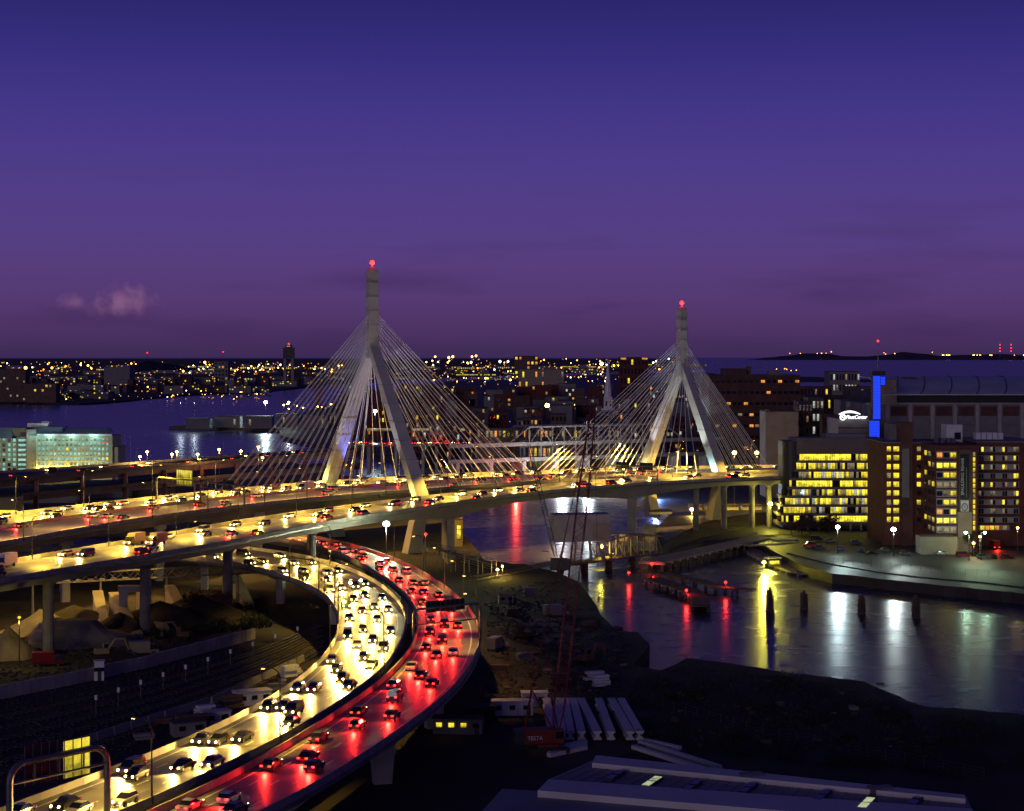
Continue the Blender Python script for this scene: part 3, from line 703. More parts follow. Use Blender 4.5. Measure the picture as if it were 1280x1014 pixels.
# --- brick hospital: left wing, tower, right wing --------------------------
def hx(px, d): return (px-CX)/F*d
def hz(py, d): return HC-(py-HY)/F*d
hp = empty('brick_hospital', (hx(1160, 650), 650, 3.2), 0, 'tall red brick hospital block beside the rounded office building', 'building')
ho = Vector((hx(1160, 650), 650, 3.2))
def hbox(nm, px0, px1, y0, y1, d, dep, material, dz=0):
    q = MB(); a, b2 = hx(px0, d), hx(px1, d); z0, z1 = (hz(y1, d) if y1 else 3.2), hz(y0, d)
    q.box(((a+b2)/2-ho.x, d+dep/2-ho.y, (z0+z1)/2-ho.z), (b2-a, dep, z1-z0)); return q.build(nm, M[material], hp)
def hwin(px, py, d, w, h, kind, rz=0): return put('window', WM[kind], hp, (hx(px, d)-ho.x, d-.02-ho.y, hz(py, d)-ho.z), (0,0,rz), (w, 1, h))
hbox('left_wing', 1105, 1166, 554, None, 642, 30, 'brick')
hbox('lift_shaft', 1126.5, 1141, 528, None, 641, 8, 'dark_brick')
hbox('tower_wall', 1170, 1222, 557, None, 620, 50, 'brick')
hbox('right_wing', 1221, 1300, 553, None, 640, 34, 'brick')
hbox('stair_wall', 1198.5, 1214.5, 562, None, 619.6, 4, 'brown')
hbox('roof_coping', 1104.6, 1166.4, 552.8, 554, 641.7, 30.6, 'grey_wall'); hbox('roof_coping', 1220.5, 1301, 551.8, 553, 639.7, 34.6, 'grey_wall')
hbox('entrance_block', 1151, 1197, 671, None, 612, 8, 'tan'); hbox('stair_base', 1197.5, 1215, 640, None, 618.8, 1, 'tan')
rowsL = [561.5, 572.5, 583.5, 594.5, 605.5, 616.5, 628, 638.5, 649.5]
pat = ['11','11','11','01','11','11','01','11','11']
for r, y in enumerate(rowsL):
    for c, px in enumerate((1111, 1120.3)):
        hwin(px, y, 642, 1.5 if c == 0 else 2.2, 1.9, 'w_yellow' if pat[r][c] == '1' else 'w_dim')
    hwin(1148.5, y, 642, 1.5, 1.7, 'w_yellow' if r in (1, 3, 4, 6) else ('w_dim' if r == 0 else 'glass'))
    hwin(1158, y, 642, 1.5, 1.7, 'glass')
rowsT = [569, 582, 594, 606, 617, 628, 640, 651, 662.5]
bt = ['w_orange','w_bright','w_yellow','w_dim','w_dim','w_yellow','w_orange','w_bright','w_dim']
for r, y in enumerate(rowsT):
    hbox('window_band', 1170.5, 1196, y-5.0, y+4.0, 619.7, .5, 'curtain')
    for c, px in enumerate((1174.5, 1183, 1191.5)):
        kk = bt[r]
        if kk == 'w_orange': kk = ('w_orange','glass','w_yellow')[c]
        if kk == 'w_yellow': kk = ('glass','w_yellow','w_yellow')[c]
        if kk == 'w_dim' and r == 4: kk = ('glass','w_dim','w_yellow')[c]
        hwin(px, y, 619.66, 2.0, 1.7, kk)
for r, y in enumerate(rowsT):         # windows of the tower's left flank
    for k2 in range(3):
        put('window', WM['w_dim' if random.random() < .3 else ('w_yellow' if random.random() < .25 else 'glass')], hp, (hx(1170, 620)-.03-ho.x, 624+5.6*k2-ho.y, hz(y, 620)-ho.z), (0,0,R(-90)), (3.2, 1, 1.7))
rowsR = [562, 573, 584, 595, 606, 617, 628, 639, 650]
for r, y in enumerate(rowsR):
    hbox('white_band', 1223, 1274, y-3.6, y+3.4, 639.7, .5, 'curtain')
    for c, px in enumerate((1226.5, 1241, 1256, 1270)):
        for dd_ in (-1.6, 1.6):
            on = random.random() < (0.5 if dd_ < 0 else 0.3)
            hwin(px+dd_, y, 639.66, .75, 1.7, random.choice(['w_yellow','w_dim','w_bright','w_dim']) if on else 'glass')
hbox('window_band', 1223, 1262, 656.5, 663, 639.7, .5, 'curtain')
for px, kk in ((1228,'w_yellow'),(1234,'w_orange'),(1240,'w_yellow'),(1246,'w_orange'),(1256,'w_dim')): hwin(px, 660, 639.66, 1.6, 1.5, kk)
for i in range(15):         # lit stairwell strip
    hwin(1217.6, 568+6.6*i, 619.6, .8, 1.5, 'w_yellow' if i % 4 else 'w_dim')
hbox('roof_house', 1183, 1203, 531, 553, 660, 8, 'white'); hbox('roof_house', 1111, 1126, 530, 554, 660, 8, 'grey_wall')
hwin(1197, 545, 660, 2.4, 2.6, 'glass')
for px in (1220, 1227, 1234, 1241, 1248): hbox('air_handler', px, px+6, 541, 552, 655, 4, 'white')
for px in (1168, 1176, 1184, 1190): hbox('roof_fan', px, px+5, 548, 556.9, 640, 2.5, 'steel')
# banners with their writing
hbox('banner', 1127.5, 1136.5, 561, 622, 640.7, .2, 'grey_wall'); hbox('banner_print', 1129, 1135, 623, 633, 640.6, .2, 'black')
hbox('banner', 1200.5, 1211.5, 568, 624, 619.3, .2, 'black'); hbox('emblem_panel', 1201, 1211, 625.5, 643, 619.3, .2, 'white')
def lettering(body, size, mt, parent, loc, rot, ext=0.03, align='CENTER', sx=1.0, shear=0.0, off=0.0):
    c = bpy.data.curves.new('lettering', 'FONT'); c.body = body; c.size = size; c.extrude = ext; c.align_x = align; c.align_y = 'CENTER'; c.materials.append(mt)
    c.shear = shear; c.offset = off
    tmp = bpy.data.objects.new('lettering_curve', c); COL.objects.link(tmp); bpy.context.view_layer.update()
    me = bpy.data.meshes.new_from_object(tmp.evaluated_get(bpy.context.evaluated_depsgraph_get())); bpy.data.objects.remove(tmp); bpy.data.curves.remove(c)
    o = bpy.data.objects.new('lettering', me); COL.objects.link(o); o.parent = parent; o.location = loc; o.rotation_euler = rot; o.scale = (sx, 1, 1)
    return o
lettering('SPAULDING REHAB', 1.5, M['white'], hp, (hx(1203.5, 619)-ho.x, 619.2-ho.y, hz(596, 619)-ho.z), (R(90), R(-90), 0))
hbox('banner_line', 1207.6, 1208.6, 584, 622, 619.18, .08, 'grey_wall')
q = MB()
for i in range(16):
    a0, a1 = 2*math.pi*i/16, 2*math.pi*(i+1)/16; cc = Vector((hx(1206, 619)-ho.x, 619.15-ho.y, hz(634, 619)-ho.z))
    q.cyl(cc+Vector((math.cos(a0), 0, math.sin(a0)*1.2)), cc+Vector((math.cos(a1), 0, math.sin(a1)*1.2)), .14, k=4)
q.build('emblem_ring', M['blue_paint'] if 'blue_paint' in M else M['car_blue'], hp)
lettering('S', 1.6, M['car_blue'], hp, (hx(1206, 619)-ho.x, 619.2-ho.y, hz(634, 619)-ho.z), (R(90), 0, 0))

# --- arena -----------------------------------------------------------------
DA = 850.0
ar = empty('arena', (hx(1190, DA), DA, 3.2), 0, 'large arena with curved pale metal roof behind the hospital', 'building')
ao = Vector((hx(1190, DA), DA, 3.2))
def abox(nm, px0, px1, y0, y1, d, dep, material):
    q = MB(); a, b2 = hx(px0, d), hx(px1, d); z0, z1 = (hz(y1, d) if y1 else 3.2), hz(y0, d)
    q.box(((a+b2)/2-ao.x, d+dep/2-ao.y, (z0+z1)/2-ao.z), (b2-a, dep, z1-z0)); return q.build(nm, M[material], ar)
abox('wall', 1085, 1520, 505, None, DA, 90, 'grey_wall'); abox('upper_wall', 1105, 1520, 492, 504.9, DA+2, 86, 'black')
abox('ledge', 1083, 1522, 503.6, 505.6, DA-1.2, 3, 'concrete'); abox('ledge', 1083, 1522, 529, 531, DA-.8, 2, 'grey_wall')
for i in range(13):
    px = 1110+28*i; abox('pilaster', px-2.4, px+2.4, 505.7, None, DA-1.0, 1.4, 'concrete')
    abox('bay_panel', px+4, px+24, 508, 520, DA-.15, .4, 'dark_brick')
x0, x1 = hx(1104, DA)-ao.x, hx(1520, DA)-ao.x
q = MB(); loops = []
for i in range(13):
    t = i/12; y = -2+t*90; z = hz(492.5, DA)-ao.z+7.6*math.sin(min(1, t*1.5)*math.pi/2)
    loops.append([(x0+6*t, y, z-.6), (x1, y, z-.6), (x1, y, z), (x0+6*t, y, z)])
q.loft(loops); q.build('roof', M['metal_roof'], ar)
for i in range(10):         # raised seams swinging across the roof
    q = MB(); pts = []
    for j in range(13):
        t = j/12; pts.append((x0+4+i*13.5+22*t**.8, -2+t*90, hz(492.5, DA)-ao.z+7.6*math.sin(min(1, t*1.5)*math.pi/2)+.1))
    q.tube(pts, .28, 4); q.build('roof_rib', M['dark_steel'], ar)
abox('roof_house', 1131, 1146, 472, 478, DA+40, 8, 'dark_brick'); abox('corner_block', 1102, 1121, 475, 506, DA-.5, 20, 'tan')
abox('annex', 1048, 1087, 524, None, DA-30, 30, 'grey_wall'); abox('annex_band', 1047.6, 1087, 534.5, 535.5, DA-30.4, .6, 'black'); abox('annex_band', 1047.6, 1087, 541.5, 542.5, DA-30.4, .6, 'black')
ds = DA-31
lettering('FleetCenter', 2.35, M['sign_white'], ar, (hx(1057, ds)-ao.x, ds-ao.y, hz(521.6, ds)-ao.z), (R(90), 0, 0), .1, 'LEFT', .86, .35, .03)
q = MB(); cc = Vector((hx(1053.5, ds)-ao.x, ds-ao.y, hz(521.6, ds)-ao.z))
for i in range(14):
    a0, a1 = 2*math.pi*i/14, 2*math.pi*(i+1)/14
    q.cyl(cc+Vector((math.cos(a0)*1.2, 0, math.sin(a0)*1.2)), cc+Vector((math.cos(a1)*1.2, 0, math.sin(a1)*1.2)), .28, k=4)
q.cyl(cc+Vector((-.6,0,.3)), cc+Vector((.6,0,-.3)), .25, k=4); q.build('sign_emblem', M['sign_white'], ar)
q = MB(); pts = []
for i in range(11):
    t = i/10; px = 1048.5+27*t; py = 520-5.2*math.sin(math.pi*min(1, .12+t*.75)); pts.append((hx(px, ds)-ao.x, ds-ao.y, hz(py, ds)-ao.z))
q.tube(pts, [.2+.35*math.sin(math.pi*i/10) for i in range(11)], 5); q.build('sign_arc', M['sign_white'], ar)
# blue glass tower on the arena's corner
bl = empty('blue_glass_tower', (hx(1094, 815), 815, 3.2), 0, 'narrow tower of glowing blue glass at the arena corner', 'tower')
bo = Vector((hx(1094, 815), 815, 3.2))
def bbox(nm, px0, px1, y0, y1, d, dep, material):
    q = MB(); a, b2 = hx(px0, d), hx(px1, d); z0, z1 = (hz(y1, d) if y1 else 3.2), hz(y0, d)
    q.box(((a+b2)/2-bo.x, d+dep/2-bo.y, (z0+z1)/2-bo.z), (b2-a, dep, z1-z0)); return q.build(nm, M[material], bl)
bbox('frame', 1091.3, 1100.7, 469, None, 815.4, 5, 'dark_steel'); bbox('frame', 1086.3, 1099.7, 525, None, 812.4, 3.2, 'dark_steel'); bbox('frame', 1100.8, 1106.8, 470, 482, 815.4, 4, 'dark_steel')
def panes(px0, px1, y0, y1, d, nx, ny_):
    w, h = hx(px1, d)-hx(px0, d), hz(y0, d)-hz(y1, d)
    for i in range(nx):
        for j in range(ny_):
            put('glass_pane', WM['blue_glass'], bl, (hx(px0, d)+w*(i+.5)/nx-bo.x, d-bo.y, hz(y1, d)+h*(j+.5)/ny_-bo.z), (0,0,0), (w/nx-.07, 1, h/ny_-.07))
panes(1091.5, 1100.5, 470, 524, 815, 2, 14); panes(1086.5, 1099.5, 526, 548, 812, 3, 6); panes(1101, 1106.5, 471, 481.5, 815, 2, 3)
bbox('roof_cap', 1090, 1107, 464, 469, 815, 6, 'dark_steel')
e = empty('mast', (hx(1097.5, 818), 818, hz(464, 818)), 0, 'thin radio mast with red beacon on the blue glass tower', 'mast')
q = MB(); q.cyl((0,0,0), (0,0,9), .35, .2); q.cyl((0,0,9), (0,0,13.6), .14, .08); q.build('pole', M['steel'], e)
q = MB(); q.ball((0,0,14), .42); q.build('beacon', M['beacon'], e)

# --- background blocks on the right -----------------------------------------
rb = random.Random(11)
def B(px0, px1, ytop, d, dep, mk, label, rows=0, cols=0, lit=.3, kinds=('w_yellow','w_dim','w_orange'), **kw):
    return building(px0, px1, ytop, d, dep, M[mk], label, rows=rows, cols=cols, lit=lit, kinds=kinds, rnd=rb, **kw)
e, w, h = B(886, 1000, 470, 1100, 40, 'dark_brick', 'long dark brick warehouse block with a few orange windows, behind the shorter tower', 8, 16, .12, ('w_orange','w_orange','w_orange','w_dim'), ww=2.6, wh=1.7)
roof_box(e, -10, 10, h, 12, 8, 4, 'dark_brick'); roof_box(e, 14, 10, h, 8, 6, 3); roof_box(e, -2, 12, h, 3, 3, 6, 'brown', 'chimney')
B(905, 937, 462, 1130, 20, 'brown', 'dark penthouse rising above the long brick warehouse', 2, 6, .1, zb=30)
e, w, h = B(957, 998, 515, 860, 20, 'tan', 'blank beige block in front of the brick warehouse', 0, 0)
for x in (-w/2+.8, w/2-.8): roof_box(e, x, 1, h, 1.6, 2, 1.2, 'tan', 'corner_pier')
B(998, 1016, 503, 880, 16, 'dark_brick', 'narrow dark brick block left of the arena sign', 8, 4, .12, ('w_dim','w_orange'))
B(1010, 1030, 498, 905, 14, 'brown', 'narrow brown block with pale lit windows left of the arena sign', 7, 4, .55, ('w_white','w_dim','w_yellow'))
B(1030, 1049, 520, 890, 12, 'dark_brick', 'low dark block with yellow windows just left of the arena sign', 5, 5, .45, ('w_yellow','w_dim'))
B(1037, 1075, 465, 1750, 30, 'grey_wall', 'distant pale slab with rows of white windows left of the blue tower', 5, 10, .5, ('w_white','w_dim','w_white'))
B(1000, 1040, 484, 1500, 25, 'dark_brick', 'distant dark block below the pale slab', 5, 9, .1)
B(1060, 1092, 484, 1450, 25, 'brown', 'distant brown roofscape beside the blue tower', 5, 8, .12)
B(1015, 1062, 496, 1200, 25, 'dark_brick', 'dark tenement row above the arena sign', 4, 12, .1)
B(1062, 1090, 500, 1150, 25, 'brown', 'brown tenement above the arena sign next to the blue tower', 4, 7, .12)
e, w, h = B(775, 810, 447, 2100, 25, 'brick', 'dark tower block with two lit cornices near the white steeple', 6, 8, .06, zb=3)
for x in (-w/2+4, w/2-4): put('lit_cornice', WM['w_orange'], e, (x, -.1, h-1.5), (0,0,0), (7, 1, 2.4))
# white steeple
st = empty('church_steeple', (*atd(760, 500, 1350).xy, 3.2), 0, 'pale church steeple rising above dark roofs between the bridge towers', 'church')
zt = 72-(447-446)/F*1350
q = MB(); q.box((0,0,14), (9,9,28)); q.build('bell_tower', M['tan'], st)
q = MB(); q.box((0,0,33), (6.4,6.4,10)); q.box((0,0,28.6), (9.8,9.8,1.2)); q.build('belfry', M['white'], st)
q = MB(); q.cyl((0,0,38), (0,0,46), 3, 2.5, 8); q.build('lantern', M['white'], st)
q = MB(); q.cyl((0,0,46), (0,0,zt-3.2), 2.4, .12, 8); q.build('spire', M['white'], st)
for sx in (-1.5, 1.5): put('window', WM['glass'], st, (sx, -3.25, 33), (0,0,0), (1.2, 1, 4))
# station behind the truss bridge: a low lit hall
B(596, 775, 537, 1010, 14, 'brown', 'long low station hall with a row of yellow windows behind the truss bridge', 1, 34, .6, ('w_yellow','w_dim','w_dim','w_orange'), zw0=22, wh=3.6)
B(650, 700, 551, 985, 8, 'grey_wall', 'low grey shed under the station hall', 1, 9, .5, zw0=3)
# wide dark tenement city between bridge and harbour
labs = {}
nm_mat = ['brown','dark_brick','brick','grey_wall']
words = {'brown':'brown','dark_brick':'dark red','brick':'red brick','grey_wall':'grey'}
spots = []
for row, (y0, d0, n) in enumerate(((486, 2400, 26), (497, 1900, 24), (508, 1500, 22), (522, 1250, 18), (536, 1080, 14))):
    for i in range(n):
        px = 415+ (885-415)*(i+rb.uniform(.1,.9))/n
        if row >= 3 and px < 500: continue
        if row == 4 and 590 < px < 780: continue
        wpx = rb.uniform(12, 30); yt = y0+rb.uniform(-7, 4)
        if px+wpx > 888 or (abs(px+wpx/2-760) < 22 and row < 3 and row > 1): wpx *= .6
        spots.append((row, px, wpx, yt, d0*rb.uniform(.96, 1.04)))
spots.sort()
cnt = {}
for row, px, wpx, yt, d in spots:
    mk = rb.choice(nm_mat); cnt[row] = cnt.get(row, 0)+1
    tall = 'tall' if yt < 486+11*row-2 else 'low'
    e, w, h = B(px, px+wpx, yt, d, rb.uniform(14, 26), mk, '%s %s tenement, %s from left, %s row of roofs behind the bridge' % (tall, words[mk], ordinal(cnt[row]), ordinal(5-row)),
      rows=4 if row < 2 else 5, cols=max(3, int(wpx/4)), lit=.10 if row < 3 else .18, kinds=('w_yellow','w_orange','w_dim','w_dim','w_white'), group='tenements between the bridge and the harbour', dark=row >= 3)
    if rb.random() < .5: roof_box(e, rb.uniform(-w/4, w/4), 5, h+.5, rb.uniform(1.5,4), 3, rb.uniform(1.5,3.5), 'brown', 'chimney')
# market canopies with lights
for (px0, px1, y, d, lb) in ((459, 491, 537, 1080, 'yellow lit canopy roof left of the near tower leg'), (515, 581, 537, 1085, 'long yellow lit canopy roof right of the near tower leg')):
    x0, x1 = hx(px0, d), hx(px1, d); e = empty('market_canopy', ((x0+x1)/2, d, 3.2), 0, lb, 'canopy'); z = hz(y, d)-3.2
    q = MB(); q.box((0,5,z), (x1-x0, 10, .8)); q.build('roof', M['sand'], e); 
    q = MB(); q.box((0,-.2,z-.1), (x1-x0, .3, 1.6)); q.build('lit_fascia', M['w_dim'], e)
    for i in range(6): 
        q = MB(); q.cyl((-(x1-x0)/2+(x1-x0)*i/5, .5, 0), (-(x1-x0)/2+(x1-x0)*i/5, .5, z-.5), .25); q.build('post', M['steel'], e)

# --- waterfront hotel at the left edge ----------------------------------------
DH = 985.0
ht = empty('waterfront_hotel', (hx(70, DH), DH, 3.2), 0, 'teal lit waterfront hotel with green metal roof at the left edge', 'building')
hO = Vector((hx(70, DH), DH, 3.2))
def tbox(nm, px0, px1, y0, y1, d, dep, material):
    q = MB(); a, b2 = hx(px0, d), hx(px1, d); z0, z1 = (hz(y1, d) if y1 else 3.2), hz(y0, d)
    q.box(((a+b2)/2-hO.x, d+dep/2-hO.y, (z0+z1)/2-hO.z), (b2-a, dep, z1-z0)); return q.build(nm, M[material], ht)
tbox('main_wall', 45, 140.5, 545, None, DH, 22, 'cream'); tbox('end_block', 140.6, 147.5, 559, None, DH+2, 20, 'cream')
tbox('left_wall', -60, 33, 548, None, DH+4, 22, 'cream'); tbox('stair_block', 33, 45, 537, None, DH+1, 24, 'tan')
tbox('bay', 21, 34, 546, None, DH+2.6, 3, 'grey_wall'); tbox('penthouse', 15, 33, 535, 548, DH+8, 12, 'tan')
def mansard(px0, px1, y0, y1, d, dep):
    a, b2 = hx(px0, d)-hO.x, hx(px1, d)-hO.x; z0, z1 = hz(y1, d)-hO.z, hz(y0, d)-hO.z; q = MB(); yb = d-hO.y
    q.loft([[(a, yb-.4, z0), (b2, yb-.4, z0), (b2, yb+dep, z0), (a, yb+dep, z0)], [(a+1, yb+5, z1), (b2-1.5, yb+5, z1), (b2-1.5, yb+dep-5, z1), (a+1, yb+dep-5, z1)]]); return q.build('roof', M['copper'], ht)
mansard(37, 78, 534, 545, DH, 22); mansard(78.2, 134, 536, 542.5, DH+1, 20); mansard(-60, 15, 535, 548, DH+4, 22)
tbox('roof_plant', 34, 60, 529, 534, DH+6, 8, 'white'); tbox('roof_plant', 52, 61, 527, 531, DH+7, 6, 'white'); tbox('balustrade', 46, 140, 542.6, 545, DH-.3, .5, 'white')
for r in range(8):
    y = 549.5+6.1*r
    for c in range(18):
        px = 49+5.0*c
        if px > 138: continue
        k2 = 'w_teal' if random.random() < .8 else ('w_yellow' if random.random() < .4 else 'w_dim')
        put('window', WM[k2], ht, (hx(px, DH)-hO.x, -.02, hz(y, DH)-hO.z), (0,0,0), (1.45, 1, 1.75 if r else 1.3))
    for c in range(5):
        px = 2.5+6.5*c-4
        put('window', WM['w_teal' if random.random() < .8 else 'glass'], ht, (hx(px, DH+4)-hO.x, 3.97, hz(y+1, DH+4)-hO.z), (0,0,0), (1.6, 1, 1.8))
    put('balcony_window', WM['w_teal'], ht, (hx(27.5, DH+2.6)-hO.x, 2.57, hz(y+1, DH+2.6)-hO.z), (0,0,0), (4.6, 1, 1.3))
    put('window', WM['w_dim'], ht, (hx(41.5, DH+1)-hO.x, .97, hz(y+2, DH+1)-hO.z), (0,0,0), (.6, 1, 1))
for px in (48, 60, 73, 85, 98, 112, 126):
    x = hx(px, DH)-hO.x; q = MB(); q.box((x, -.35, hz(585, DH)-hO.z), (.7, .6, .5)); q.build('wall_washer', M['uplight'], ht)
    light('washer_lamp', 'POINT', (x, -1.6, hz(586, DH)-hO.z), 1800, (1,.7,.12), ht, .4)
for px in (40, 62, 90, 118): light('roof_fill', 'POINT', (hx(px, DH)-hO.x, -3, hz(546, DH)-hO.z), 800, (.5,1,.95), ht, .5)  # fill lights without fixtures, added to brighten the roof
for px in (55, 85, 115, 8): light('facade_lamp', 'SPOT', (hx(px, DH)-hO.x, -26, 12), 7000, (.80,1,.5), ht, .5, look_rot((0, 26, 3)), R(80), 1)
put('red_sign', WM['w_red'], ht, (hx(131, DH)-hO.x, -.1, hz(553.5, DH)-hO.z), (0,0,0), (3.0, 1, .6))
# ================================================================== far shore: low buildings, control tower, cranes, lights
rf = random.Random(5)
far = []
for row, (yb, n) in enumerate(((461, 30), (467, 30), (474, 30), (482, 26), (491, 22), (498, 16))):
    xmax = (860, 800, 700, 420, 330, 130)[row]
    for i in range(n):
        px = -10+(xmax+10)*(i+rf.uniform(.05,.95))/n
        far.append((row, px, yb+rf.uniform(-1.5, 1.5)))
far.sort(); cnt = {}
kind_w = ['low warehouse','terminal shed','brick row house','flat-roofed block']
for row, px, yb in far:
    d = dist_at(yb); cnt[row] = cnt.get(row, 0)+1; j = rf.randrange(4); mk = ['grey_wall','grey_wall','dark_brick','brown'][j]
    wpx = rf.uniform(10, 34) if j < 2 else rf.uniform(6, 14); hpx = rf.uniform(2.5, 5) if row < 3 else rf.uniform(5, 10)
    building(px, px+wpx, yb-hpx, d, 30, M[mk], '%s, %s from left in the %s far-shore row from the water' % (kind_w[j], ordinal(cnt[row]), ordinal(6-row)),
             group='buildings on the far shore', rows=2 if row < 3 else 3, cols=max(3, int(wpx/3)), lit=.28 if row < 3 else .16, kinds=('w_yellow','w_white','w_orange','w_dim','w_yellow'), dark=False, rnd=rf, zw0=.5)
building(-5, 32, 462, 2700, 25, M['brown'], 'tall dark slab block on the far shore at the left edge', rows=9, cols=9, lit=.1, rnd=rf, dark=False, kinds=('w_dim',), zw0=1)
building(32, 70, 480, 2650, 25, M['brown'], 'low block beside the tall slab on the far shore', rows=4, cols=8, lit=.12, rnd=rf, dark=False)
building(130, 162, 459, 4300, 60, M['grey_wall'], 'bulky grey hangar on the far shore', rows=0, cols=0)
building(643, 673, 445, 6500, 80, M['brown'], 'tall power-plant block on the far shore', dark=False, rows=4, cols=6, lit=.35, rnd=rf, kinds=('w_orange','w_yellow'))
building(648, 705, 462, 3600, 60, M['tan'], 'long pale warehouse on the far shore right of the taller tower', rows=2, cols=14, lit=.2, rnd=rf, dark=False)
building(268, 285, 452, 5000, 40, M['grey_wall'], 'dark blocky tower under the red beacon mast', rows=5, cols=4, lit=.2, rnd=rf)
for i, (px, wp, yb, hp, kd) in enumerate(((150, 46, 461, 3.2, 'w_yellow'), (205, 60, 460, 2.6, 'w_white'), (300, 44, 461.5, 3, 'w_yellow'), (352, 50, 462, 3, 'w_yellow'), (120, 28, 463.5, 2.5, 'w_yellow'), (255, 40, 464, 3, 'w_yellow'),
        (560, 44, 462, 3, 'w_white'), (612, 40, 461, 2.6, 'w_white'), (570, 50, 470, 2.6, 'w_yellow'), (630, 60, 468, 2.2, 'w_dim'), (700, 60, 460, 2.4, 'w_yellow'), (765, 50, 457, 2, 'w_yellow'))):
    building(px, px+wp, yb-hp, dist_at(yb), 60, M['grey_wall'], 'long terminal with a bright strip of windows, %s of its kind on the far shore' % ordinal(i+1), 'lit terminals on the far shore', rows=1, cols=int(wp/2.5), lit=.85, kinds=(kd, 'w_yellow', 'w_white', kd), dark=False, rnd=rf, zw0=.3, name='terminal_building')
for px, y0, lb in ((184, 441, 'red beacon mast on the small far hill'), (279, 440, 'red beacon mast on the blocky far tower'), (1250, 431, 'thin red-lit radio mast on the horizon hills, left of the pair'), (1264, 431, 'thin red-lit radio mast on the horizon hills, right of the pair')):
    d = 5200 if px < 300 else 39000; zt = HC-(y0-HY)/F*d; zb = 55 if px == 184 else (58 if px == 279 else 80)
    d = 8200 if px == 184 else d; zt = HC-(y0-HY)/F*d
    e = empty('mast', ((px-CX)/F*d, d, zb if px > 184 else 60), 0, lb, 'mast')
    q = MB(); h = zt-e.location.z; q.cyl((0,0,0), (0,0,h), d/F*.25, d/F*.15); q.build('pole', M['steel'], e)
    for fz in ((1.0,) if px < 300 else (1.0, .72, .45)):
        q = MB(); q.ball((0,0,h*fz), d/F*.55, 6, 4); q.build('beacon', M['beacon'], e)
# control tower: two slabs and a dark cab between them
ct = empty('control_tower', (*atd(361, 457, 4200).xy, 3), 0, 'airport control tower with dark cab between two pale pylons', 'tower')
hh = HC-(431-HY)/F*4200-3
for s in (-1, 1):
    q = MB(); q.box((s*9, 0, hh*.42), (6, 10, hh*.84)); q.build('pylon', M['tan'], ct)
q = MB(); q.box((0,0,hh*.80), (26,16,hh*.26)); q.build('cab', M['black'], ct); q = MB(); q.box((0,0,hh*.95), (15,12,hh*.09)); q.build('upper_cab', M['dark_steel'], ct)
put('lit_window', WM['w_orange'], ct, (0,-6.2,hh*.96), (0,0,0), (9,1,2)); q = MB(); q.ball((0,0,hh+2), 1.6, 6, 4); q.build('beacon', M['beacon'], ct)
# lattice boom used by the cranes
def lattice(p0, p1, w0, w1, n, r, side=Vector((1,0,0))):
    q = MB(); ax = (p1-p0).normalized(); u = side; v = ax.cross(u).normalized(); u = v.cross(ax).normalized(); rings = []
    for i in range(n+1):
        t = i/n; w = w0+(w1-w0)*max(0, (t-.72)/.28) if t > .72 else w0*min(1, .35+t*8); c = p0.lerp(p1, t)
        rings.append([c+(u*a+v*b2)*w/2 for a, b2 in ((-1,-1),(1,-1),(1,1),(-1,1))])
    for i in range(n):
        for j in range(4):
            q.cyl(rings[i][j], rings[i+1][j], r, k=4); k2 = (j+1) % 4
            q.cyl(rings[i][j] if i % 2 else rings[i][k2], rings[i+1][k2] if i % 2 else rings[i+1][j], r*.6, k=3)
    return q
e = empty('dock_crane', (*atd(398, 476, 2300).xy, 3), 0, 'red dock crane with raised boom left of the taller tower', 'crane')
lattice(Vector((0,0,22)), Vector((-17,0,60)), 4, 3, 8, .55).build('boom', M['red_paint'], e)
q = MB(); q.box((0,0,11), (6,6,22)); q.box((3,0,24), (10,6,6)); q.build('base', M['red_paint'], e)

# --- far lamps: every one a lamp of its own ---------------------------------
def lamp_mesh(mk, k2=6):
    q = MB(); q.ball((0,0,0), 1, k2, 4); return q.mesh('lamp_globe', M[mk])
LG = {k2: lamp_mesh(k2) for k2 in ('amber_dim','sodium_dim','sodium_far','amber_far','white_far','sodium','mercury','yellow_lamp','beacon','w_white','w_yellow','w_orange')}
q = MB(); q.cyl((0,0,-1), (0,0,0), .12, k=4); POLE = q.mesh('pole', M['steel'])
def far_lamp(px, py, d, mk, rpx, label, group, h=None):
    p = atd(px, py, d); r = rpx*d/F
    e = empty('far_lamp', p, 0, label, 'lamp', group)
    put('lamp_globe', LG[mk], e, (0,0,0), (0,0,0), (r, r, r)); put('pole', POLE, e, (0,0,-r), (0,0,0), (d/F*1.2, d/F*1.2, max(1, p.z-r-3) if h is None else h))
    return e
rl = random.Random(21); cnt = {}
def strip(n, x0, x1, y0, y1, mks, r0, r1, where):
    items = sorted((rl.uniform(x0, x1), rl.uniform(y0, y1)) for _ in range(n))
    for i, (px, py) in enumerate(items):
        mk = rl.choice(mks); col = {'sodium_far':'yellow','amber_far':'orange','white_far':'white','amber_dim':'dim orange','sodium_dim':'dim yellow'}[mk]
        d = dist_at(py+2.0, 3)
        far_lamp(px, py, min(d, 20000), mk, rl.uniform(r0, r1)*1.1, 'small %s lamp, %s from the left %s' % (col, ordinal(i+1), where), 'lamps on the far shore')
def dim_strip(n, x0, x1, y0, y1, where):      # lamps too small to count: one mass of lights
    q = MB()
    for _ in range(n):
        px, py = rl.uniform(x0, x1), rl.uniform(y0, y1); d = min(dist_at(py+2, 3), 18000); p = atd(px, py, d); q.ball(p, rl.uniform(.3, .6)*d/F, 5, 3, m=rl.choice((0,0,1)))
        q.cyl((p.x, p.y, 3), p, .08*d/F, k=3, m=2)
    o = q.build('distant_lights', [M['amber_dim'], M['sodium_dim'], M['steel']]); o['kind'] = 'stuff'; o['label'] = 'mass of tiny dim amber lights '+where
